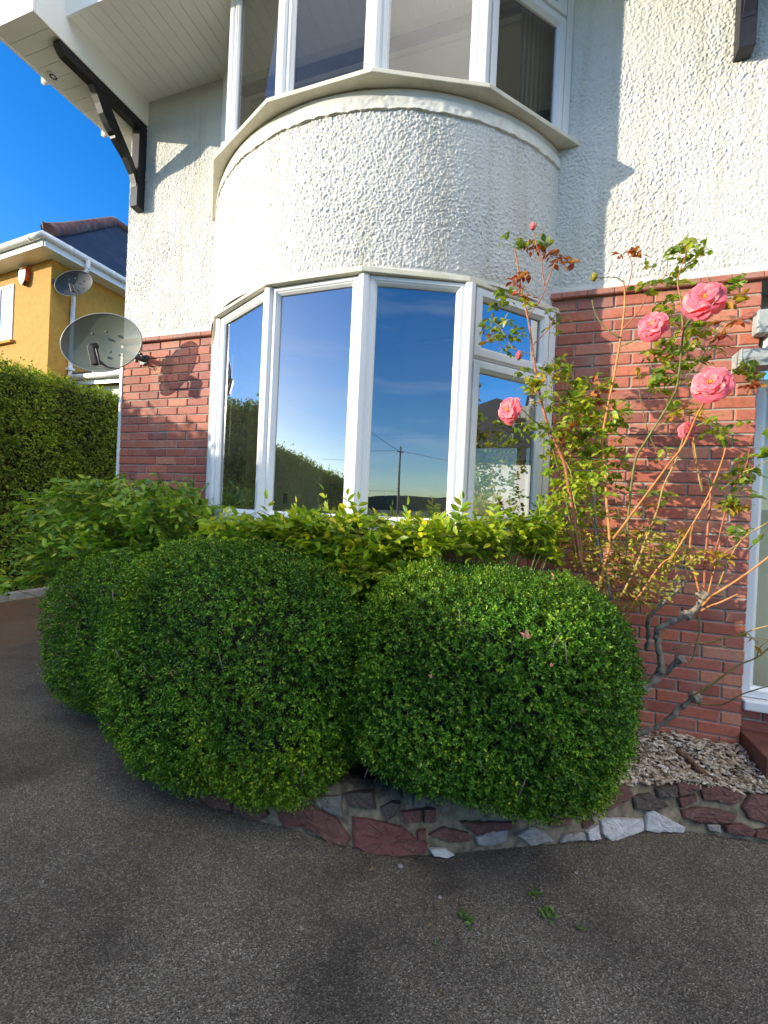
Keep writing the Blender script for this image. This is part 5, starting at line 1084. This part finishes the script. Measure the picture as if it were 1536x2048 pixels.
# upright shoots standing in front of the glass
top = [(-1.03, -1.02, 1.53), (-.93, -1.02, 1.51), (-.88, -1.0, 1.49), (-1.42, -1.0, 1.47), (-.40, -.85, 1.52), (-.36, -.85, 1.50), (-.10, -.66, 1.50), (.02, -.6, 1.52), (.06, -.58, 1.49), (-.62, -.98, 1.47), (-.2, -.7, 1.5), (-1.22, -1.02, 1.46)]
P = np.array([(a - Rs.x, b - Rs.y, c - Rs.z - .10) for a, b, c in top]); rd = unit(np.array([[.15 * random.gauss(0, 1), -.25, 1] for _ in top])); pl = np.full(len(top), .17)
compound(P, rd, 4, pl, .062, .40, M['shrub'], 'young_shoots', sR, droop=.05)

# ================================================================== ROSE
RB = Vector((.55, -.3, .2)); ro = thing('rose_bush', 'tall leggy pink rose bush growing against the sunlit brick wall', 'rose bush', None, tuple(RB))
for (kind, colr, r0, r1, pts) in CANES:
    bm = bmesh.new(); pts = [Vector(p) - RB for p in pts]; big = kind == 'trunk'
    cv = catmull(pts, 6 if big else 5)
    if big: cv = [p + Vector((random.gauss(0, .003), random.gauss(0, .003), random.gauss(0, .003))) for p in cv]
    r0 *= .80 if not big else .70; r1 *= .85 if not big else .70
    tube(bm, cv, r0, r1, n=10 if big else 7, jitter=.22 if big else .06, knots=.4 if big else .12)
    if not big:
        for k in range(2, len(cv) - 2, 2):                      # thorns
            if random.random() < .7:
                q = cv[k]; d = Vector((random.gauss(0, 1), random.gauss(0, 1), random.gauss(0, .4))).normalized(); rr = r0 + (r1 - r0) * k / len(cv)
                tube(bm, [q + d * rr * .6, q + d * (rr + .006)], .0022, .0003, n=4)
    bm_obj('trunk' if big else 'cane', bm, M['c_' + colr], ro, smooth=True)
# knuckles on the old wood
def knob(p, r):
    bm = bmesh.new(); bmesh.ops.create_icosphere(bm, subdivisions=3, radius=r, matrix=Matrix.Translation(Vector(p) - RB))
    for v in bm.verts:
        q = v.co - (Vector(p) - RB); h = math.sin(q.x * 170 + 1) * math.sin(q.y * 150 + 2) * math.sin(q.z * 140); v.co += q.normalized() * r * (.35 * h + random.uniform(-.06, .06))
    return bm_obj('knuckle', bm, M['c_bark'], ro, smooth=True)
TR = [c for c in CANES if c[0] == 'trunk']
knob(TR[0][4][-1], .030); knob(TR[0][4][-3], .027); knob(TR[0][4][2], .030); knob(TR[1][4][-1], .025); knob(TR[3][4][-1], .030)
# leaves
for cl, mm, nm in (('g', 'r_g', 'green_leaves'), ('y', 'r_y', 'yellow_leaves'), ('r', 'r_r', 'bronze_leaves')):
    A = np.array([p for k, p in ROSE_LEAVES if k == cl]) - np.array(RB)
    A = np.concatenate([A, A + .03 * rng.normal(size=A.shape), A[::2] + .045 * rng.normal(size=A[::2].shape)] if cl == 'g' else [A, A[::2] + .02 * rng.normal(size=A[::2].shape)])
    rd = unit(rng.normal(size=A.shape) * np.array([1, .8, .5]) + np.array([0, -.35, .05])); pl = rng.uniform(.05, .085, len(A)); A = A - rd * (pl * .6)[:, None]
    compound(A, rd, 2, pl, .046, .60, M[mm], nm, ro, upb=.8, droop=.35)
    bm = bmesh.new()
    for k in range(len(A)): p = Vector(A[k]); tube(bm, [p - Vector(rd[k]) * .02, p + Vector(rd[k]) * pl[k]], .0014, .0009, n=4, cap=False)
    bm_obj('leaf_stalks', bm, M['c_green'], ro)
S = sample_poly(UNDER, 430); Y = rng.uniform(-.58, -.12, len(S)); P = np.stack([S[:, 0] - RB.x, Y - RB.y, S[:, 1] - RB.z], -1)
rd = unit(rng.normal(size=P.shape) + np.array([0, -.5, .2])); pl = rng.uniform(.04, .08, len(P)); P = P - rd * (pl * .5)[:, None]
compound(P, rd, 2, pl, .026, .60, M['under'], 'autumn_leaves', ro)
S = sample_poly(UNDER_G, 290); Y = rng.uniform(-.62, -.12, len(S)); P = np.stack([S[:, 0] - RB.x, Y - RB.y, S[:, 1] - RB.z], -1)
rd = unit(rng.normal(size=P.shape) + np.array([0, -.5, .2])); pl = rng.uniform(.04, .08, len(P))
compound(P, rd, 2, pl, .040, .62, M['shrub'], 'climbing_leaves', ro)
# blooms
def bloom(c, r, face, seed):
    rs = random.Random(seed); Z = Vector(face).normalized(); X = Z.cross(Vector((.2, .1, 1))).normalized(); Yv = Z.cross(X); Rm = Matrix((X, Yv, Z)).transposed()
    V = []; F = []; nu, nv = 7, 7
    for (cnt, op, rad, wid, lift) in ((6, 84, 1.04, .66, -.10), (6, 66, 1.0, .60, 0), (6, 50, .84, .48, .08), (5, 34, .62, .38, .14), (4, 18, .42, .28, .18)):
        for k in range(cnt):
            th0 = 2 * math.pi * (k + rs.uniform(-.25, .25)) / cnt + rs.random() * .4; o = R(op + rs.uniform(-10, 10)); ln = r * rad * rs.uniform(.86, 1.12); wd = r * wid * rs.uniform(.85, 1.15)
            b = len(V); tw = rs.uniform(-.25, .25); ph = rs.uniform(0, 6.3); nt_ = rs.uniform(.06, .16)
            for iv in range(nv):
                v = iv / (nv - 1)
                for iu in range(nu):
                    u = iu / (nu - 1) * 2 - 1
                    w_ = wd * (math.sin(math.pi * (.12 + .62 * v)) ** .8); l = ln * v * (1 - nt_ * (1 - abs(u)) * (v ** 4) * 1.2 - .22 * u * u * v)
                    ang = o + .45 * v * v + .0
                    rad_ = l * math.sin(ang) + .06 * r; h = l * math.cos(ang) + lift * r + wd * .20 * u * u * (1 - .6 * v) + .08 * r * math.sin(ph + u * 4 + v * 3) * v + .06 * r * math.sin(ph * 2 + u * 8) * v * v + tw * u * .08 * r
                    lx = rad_ * math.cos(th0) - w_ * u * math.sin(th0); ly = rad_ * math.sin(th0) + w_ * u * math.cos(th0)
                    V.append(tuple(Rm @ Vector((lx, ly, h)) + Vector(c) - RB))
            for iv in range(nv - 1):
                for iu in range(nu - 1): p = b + iv * nu + iu; F.append((p, p + 1, p + nu + 1, p + nu))
    o = np_mesh('rose_bloom', V, np.array(F), M['petal'], ro, smooth=True)
    bm = bmesh.new()
    for k in range(26):
        a = rs.uniform(0, 6.3); q = rs.uniform(0, .11) * r; p0 = Rm @ Vector((q * math.cos(a), q * math.sin(a), .1 * r)); p1 = Rm @ Vector((1.9 * q * math.cos(a), 1.9 * q * math.sin(a), .36 * r)); tube(bm, [p0 + Vector(c) - RB, p1 + Vector(c) - RB], .0012, .002, n=4)
    bm_obj('stamens', bm, M['stamen'], o)
    bm = bmesh.new()
    for k in range(5):
        a = k * 1.257; p0 = Rm @ Vector((0, 0, -.12 * r)); p1 = Rm @ Vector((.5 * r * math.cos(a), .5 * r * math.sin(a), -.28 * r)); tube(bm, [p0 + Vector(c) - RB, p1 + Vector(c) - RB], .006, .001, n=5)
    bm_obj('sepals', bm, M['sepal'], o)
faces = [(-.25, -.9, .25), (-.5, -.85, .15), (-.45, -.88, .2), (-.6, -.75, .05), (.5, -.7, -.1)]
for k, ((c, r), f) in enumerate(zip(BLOOMS, faces)): bloom(c, r * .88, f, 50 + k)
for k, (c, r) in enumerate(BUDS[0]):
    bm = bmesh.new(); bmesh.ops.create_uvsphere(bm, u_segments=14, v_segments=10, radius=1)
    for v in bm.verts:
        z_ = v.co.z; f = (1 - .35 * max(0, z_)) * (1 + .08 * math.sin(5 * math.atan2(v.co.y, v.co.x) + z_ * 3)); v.co = Vector((v.co.x * r * f, v.co.y * r * f, z_ * r * 1.35)) + Vector(c) - RB
    o = bm_obj('rosebud', bm, M['petal'] if k != 2 else M['r_y'], ro, smooth=True)
    bm = bmesh.new()
    for q in range(5):
        a = q * 1.257; tube(bm, [Vector(c) - RB + Vector((0, 0, -r * 1.3)), Vector(c) - RB + Vector((math.cos(a) * r, math.sin(a) * r, -r * .3)), Vector(c) - RB + Vector((math.cos(a) * r * 1.2, math.sin(a) * r * 1.2, r * .7))], r * .28, r * .05, n=5)
    bm_obj('sepals', bm, M['sepal'], o)

# ================================================================== RAISED BED
ed = [Vector((*p, 0)) for p in EDGE]
def edge_n(i):
    a = ed[max(0, i - 1)]; b = ed[min(len(ed) - 1, i + 1)]; t = (b - a).normalized(); n = Vector((t.y, -t.x, 0))
    return -n if n.y < 0 else n
se = thing('stone_edging', 'low rubble wall of red and white stones edging the raised bed', 'garden wall')
# mortar body
V = []; nseg = 16; fine = []
for i in range(len(ed) - 1):
    for k in range(nseg): fine.append((ed[i] + (ed[i + 1] - ed[i]) * (k / nseg), edge_n(i) * (1 - k / nseg) + edge_n(i + 1) * (k / nseg)))
prof = [(.012, -.03), (.012, .02), (.028, .06), (.045, .10), (.058, .14), (.075, .17), (.11, .185), (.20, .19), (.26, .16)]
for j, (p, n) in enumerate(fine):
    for k, (ins, zz) in enumerate(prof):
        hgt = zz * (1.0 + .12 * (random.random() - .5)); q = p + n * (ins + random.uniform(-.006, .006)); V.append((q.x, q.y, hgt + (random.uniform(-.006, .006))))
m_ = len(prof); i = np.arange(len(fine) * m_).reshape(len(fine), m_)
np_mesh('mortar', V, np.stack([i[:-1, :-1], i[:-1, 1:], i[1:, 1:], i[1:, :-1]], -1).reshape(-1, 4), M['wallmortar'], se, smooth=True)
def stone(kind, pts):
    P = [Vector(p) for p in pts]; c = sum(P, Vector()) / len(P)
    j = min(range(len(ed)), key=lambda q: (ed[q].xy - c.xy).length); n = edge_n(j); out = (-n + Vector((0, 0, .35))).normalized()
    # densify outline, jitter
    Q = []
    for a, b in zip(P, P[1:] + P[:1]):
        m = max(1, int((b - a).length / .02))
        for k in range(m): Q.append(a + (b - a) * (k / m) + Vector((random.gauss(0, .0012), 0, random.gauss(0, .0012))))
    bm = bmesh.new(); h = random.uniform(.012, .022); rings = []
    for (sc, off) in ((1.0, -.05), (1.0, .0), (.975, h * .55), (.90, h * .9), (.62, h), (.3, h)):
        rings.append([bm.verts.new(c + (q - c) * sc + out * (off + (random.uniform(-.0036, .0036) if off > 0 else 0))) for q in Q])
    nq = len(Q)
    for a, b in zip(rings, rings[1:]):
        for k in range(nq): bm.faces.new((a[k], a[(k + 1) % nq], b[(k + 1) % nq], b[k]))
    bm.faces.new(rings[-1])
    return bm_obj('stone', bm, M['st_' + kind], se, smooth=False)
for kind, pts in STONES: stone(kind, pts)
# a few more stones round the hidden end of the bed
for q in [0] + list(range(12, 16)):
    for k in range(3):
        a = ed[q] + (ed[q + 1] - ed[q]) * ((k + .06) / 3); b = ed[q] + (ed[q + 1] - ed[q]) * ((k + .94) / 3); n = edge_n(q)
        stone(random.choice(['red', 'brown', 'maroon', 'grey']), [a + n * .01 + Vector((0, 0, .015)), b + n * .01 + Vector((0, 0, .02)), b + n * .055 + Vector((0, 0, .13)), (a + b) / 2 + n * .06 + Vector((0, 0, .155)), a + n * .055 + Vector((0, 0, .12))])
# soil
bm = bmesh.new(); inner = [ed[i] + edge_n(i) * .16 for i in range(len(ed))]; inner = [(p.x, p.y) for p in inner]
prism(bm, inner + [(-3.72, .02), (1.3, .02)], 0, .165); tag(bm_obj('soil', bm, M['soil']), kind='structure')
# gravel
poly = [(1.19, .0), (1.19, -.30), (1.28, -.33), (1.25, -.44), (1.0, -.505), (.75, -.55), (.55, -.625), (.38, -.755), (.2, -.885), (.05, -.9), (.1, -.02)]
S = sample_poly(poly, 4600)
base = np.array([(1, 0, 0), (-1, 0, 0), (0, 1, 0), (0, -1, 0), (0, 0, 1), (0, 0, -1), (.6, .6, .3), (-.6, -.5, .3)], dtype=float)[:6]
FO = np.array([(0, 2, 4), (2, 1, 4), (1, 3, 4), (3, 0, 4), (2, 0, 5), (1, 2, 5), (3, 1, 5), (0, 3, 5)])
VV = []; FF = []
for k, (x, y) in enumerate(S):
    r = random.choice([.006, .008, .010, .012, .015]) * random.uniform(.8, 1.25); sc = np.array([r * random.uniform(.8, 1.7), r * random.uniform(.6, 1.1), r * random.uniform(.3, .7)])
    a = random.uniform(0, 6.3); tl = random.gauss(0, .35); c_, s_ = math.cos(a), math.sin(a)
    v = (base + .28 * rng.normal(size=base.shape)) * sc; v[:, 2] += v[:, 0] * tl; v = np.stack([v[:, 0] * c_ - v[:, 1] * s_, v[:, 0] * s_ + v[:, 1] * c_, v[:, 2]], -1)
    zz = .172 + .022 * sstep(-.38, -.55, np.array([y - .35 * (x - .9)]))[0] * 0 + (.018 if y < -.42 - .25 * max(0, .75 - x) else 0) + random.uniform(0, .022) + .03 * sstep(-.4, 0, np.array([y]))[0]
    VV.append(v + np.array([x, y, zz])); FF.append(FO + 6 * k)
tag(np_mesh('gravel', np.concatenate(VV), np.concatenate(FF), M['pebble']), 'loose pale gravel and stone chips covering the bed by the porch step', kind='stuff')
bm = bmesh.new(); cv = catmull([(.82, -.22, .205), (.86, -.30, .20), (.88, -.40, .20), (.93, -.47, .205)], 5); tube(bm, cv, .020, .014, n=7, jitter=.4, knots=.3)
o = bm_obj('bark_strip', bm, plain('brown_bark', (.14, .085, .05), .95, .4, 40, .7, 90)); tag(o, 'strip of brown bark lying on the pale gravel', 'bark')

# ================================================================== SMALL THINGS ON THE GROUND AND BUSHES
def weed(x, y, r, label, n):
    r *= .8
    t = thing('weed', label, 'weed', 'weeds growing through the driveway', (x, y, 0))
    P = np.stack([rng.normal(size=n) * r * .45, rng.normal(size=n) * r * .45, np.full(n, .003) + .012 * rng.rand(n)], -1); rd = unit(np.stack([rng.normal(size=n), rng.normal(size=n), .15 + .4 * rng.rand(n)], -1)); Ln = r * (.4 + .5 * rng.rand(n))
    V, F3, F4 = leaves_fine(P, rd, np.tile(np.array([[0, 0, 1.]]), (n, 1)) + .3 * rng.normal(size=(n, 3)), Ln, Ln * .45); np_mesh('foliage', V, [F3, F4], M['weed'], t)
    bm = bmesh.new()
    for k in range(4): tube(bm, [(0, 0, 0), (random.gauss(0, r * .3), random.gauss(0, r * .3), .015)], .0015, .001, n=4)
    bm_obj('stem', bm, M['c_green'], t)
weed(.111, -1.352, .040, 'brightest green weed tuft on the open driveway', 34)
weed(.058, -1.275, .034, 'mossy dark weed just behind the brightest weed tuft', 26)
weed(-.179, -1.485, .036, 'flat dark moss tuft lying nearest the camera side of the bushes', 30)
weed(.218, -1.37, .022, 'small weed on the porch side of the brightest weed tuft', 14)
weed(-.261, -1.624, .018, 'tiny weed sprig lowest in the picture on bare tarmac', 12)
def pebble(x, y, r, label):
    bm = bmesh.new(); bmesh.ops.create_icosphere(bm, subdivisions=2, radius=1)
    for v in bm.verts: v.co = Vector((v.co.x * r * 1.2, v.co.y * r, v.co.z * r * .6)) * (1 + random.uniform(-.12, .12))
    o = bm_obj('pebble', bm, M['st_pale'], smooth=True); o.location = (x, y, r * .5); tag(o, label, 'pebble', 'loose pebbles on the driveway')
pebble(-.475, -1.345, .011, 'pale pebble lying against the big maroon edging stone'); pebble(.226, -1.095, .007, 'small white pebble alone on tarmac in front of the white edging stones'); pebble(-.288, -1.429, .007, 'white chip on tarmac between the maroon stone and the moss tuft')
def dry_leaf(p, s, label, rz):
    V, F3, F4 = leaves_fine(np.zeros((3, 3)), np.array([[0, 0, 1.], [.7, .1, .6], [-.7, .1, .6]]), np.array([[.2, -1, .2]] * 3), np.array([s, s * .8, s * .8]), np.array([s * .5, s * .4, s * .4]), .3, .4)
    o = np_mesh('dry_leaf', V, [F3, F4], M['dryleaf']); o.location = p; o.rotation_euler = (R(-20), R(rz), R(rz)); tag(o, label, 'leaf', 'dry leaves caught on the box bush')
dry_leaf((-.017, -1.46, 1.06), .034, 'largest dry brown leaf caught in the middle of the sunlit box bush', 15)
dry_leaf((.075, -1.25, 1.262), .026, 'small dry leaf near the crest of the sunlit box bush', 70)
dry_leaf((.076, -1.46, .97), .018, 'orange brown leaf scrap below the largest dry leaf', -40)
dry_leaf((-.36, -1.46, .86), .018, 'dull dry leaf scrap low on the shaded side of the sunlit box bush', 30)

n = 260; t_ = rng.rand(n) * (len(ed) - 2); i0 = t_.astype(int); fr_ = t_ - i0
E2 = np.array([(p.x, p.y) for p in ed]); P = E2[i0] * (1 - fr_[:, None]) + E2[i0 + 1] * fr_[:, None]; NN = np.array([tuple(edge_n(k))[:2] for k in range(len(ed))])[i0]
P = P - NN * (np.abs(rng.normal(size=n)) * .07 + .01)[:, None]; k = n // 3
P[:k] = np.stack([rng.uniform(-6.8, -3.6, k), rng.uniform(-2.5, 1.5, k)], -1); P[k:k + 40] = np.stack([rng.uniform(-2.2, 1.3, 40), rng.uniform(-2.1, -1.2, 40)], -1)
Ln = rng.uniform(.008, .020, n); V, F3, F4 = leaves_fine(np.concatenate([P, np.full((n, 1), .004)], 1), np.concatenate([rng.normal(size=(n, 2)), .12 * rng.rand(n, 1)], 1), np.tile(np.array([[0, 0, 1.]]), (n, 1)) + .4 * rng.normal(size=(n, 3)), Ln, Ln * .5, .2, .3)
tag(np_mesh('leaf_litter', V, [F3, F4], leaf_mat('litter', [(0, (.06, .035, .02)), (.5, (.16, .09, .045)), (1, (.24, .19, .07))], .8, .1)), 'scraps of dead leaf scattered on the driveway along the stone edging', kind='stuff')
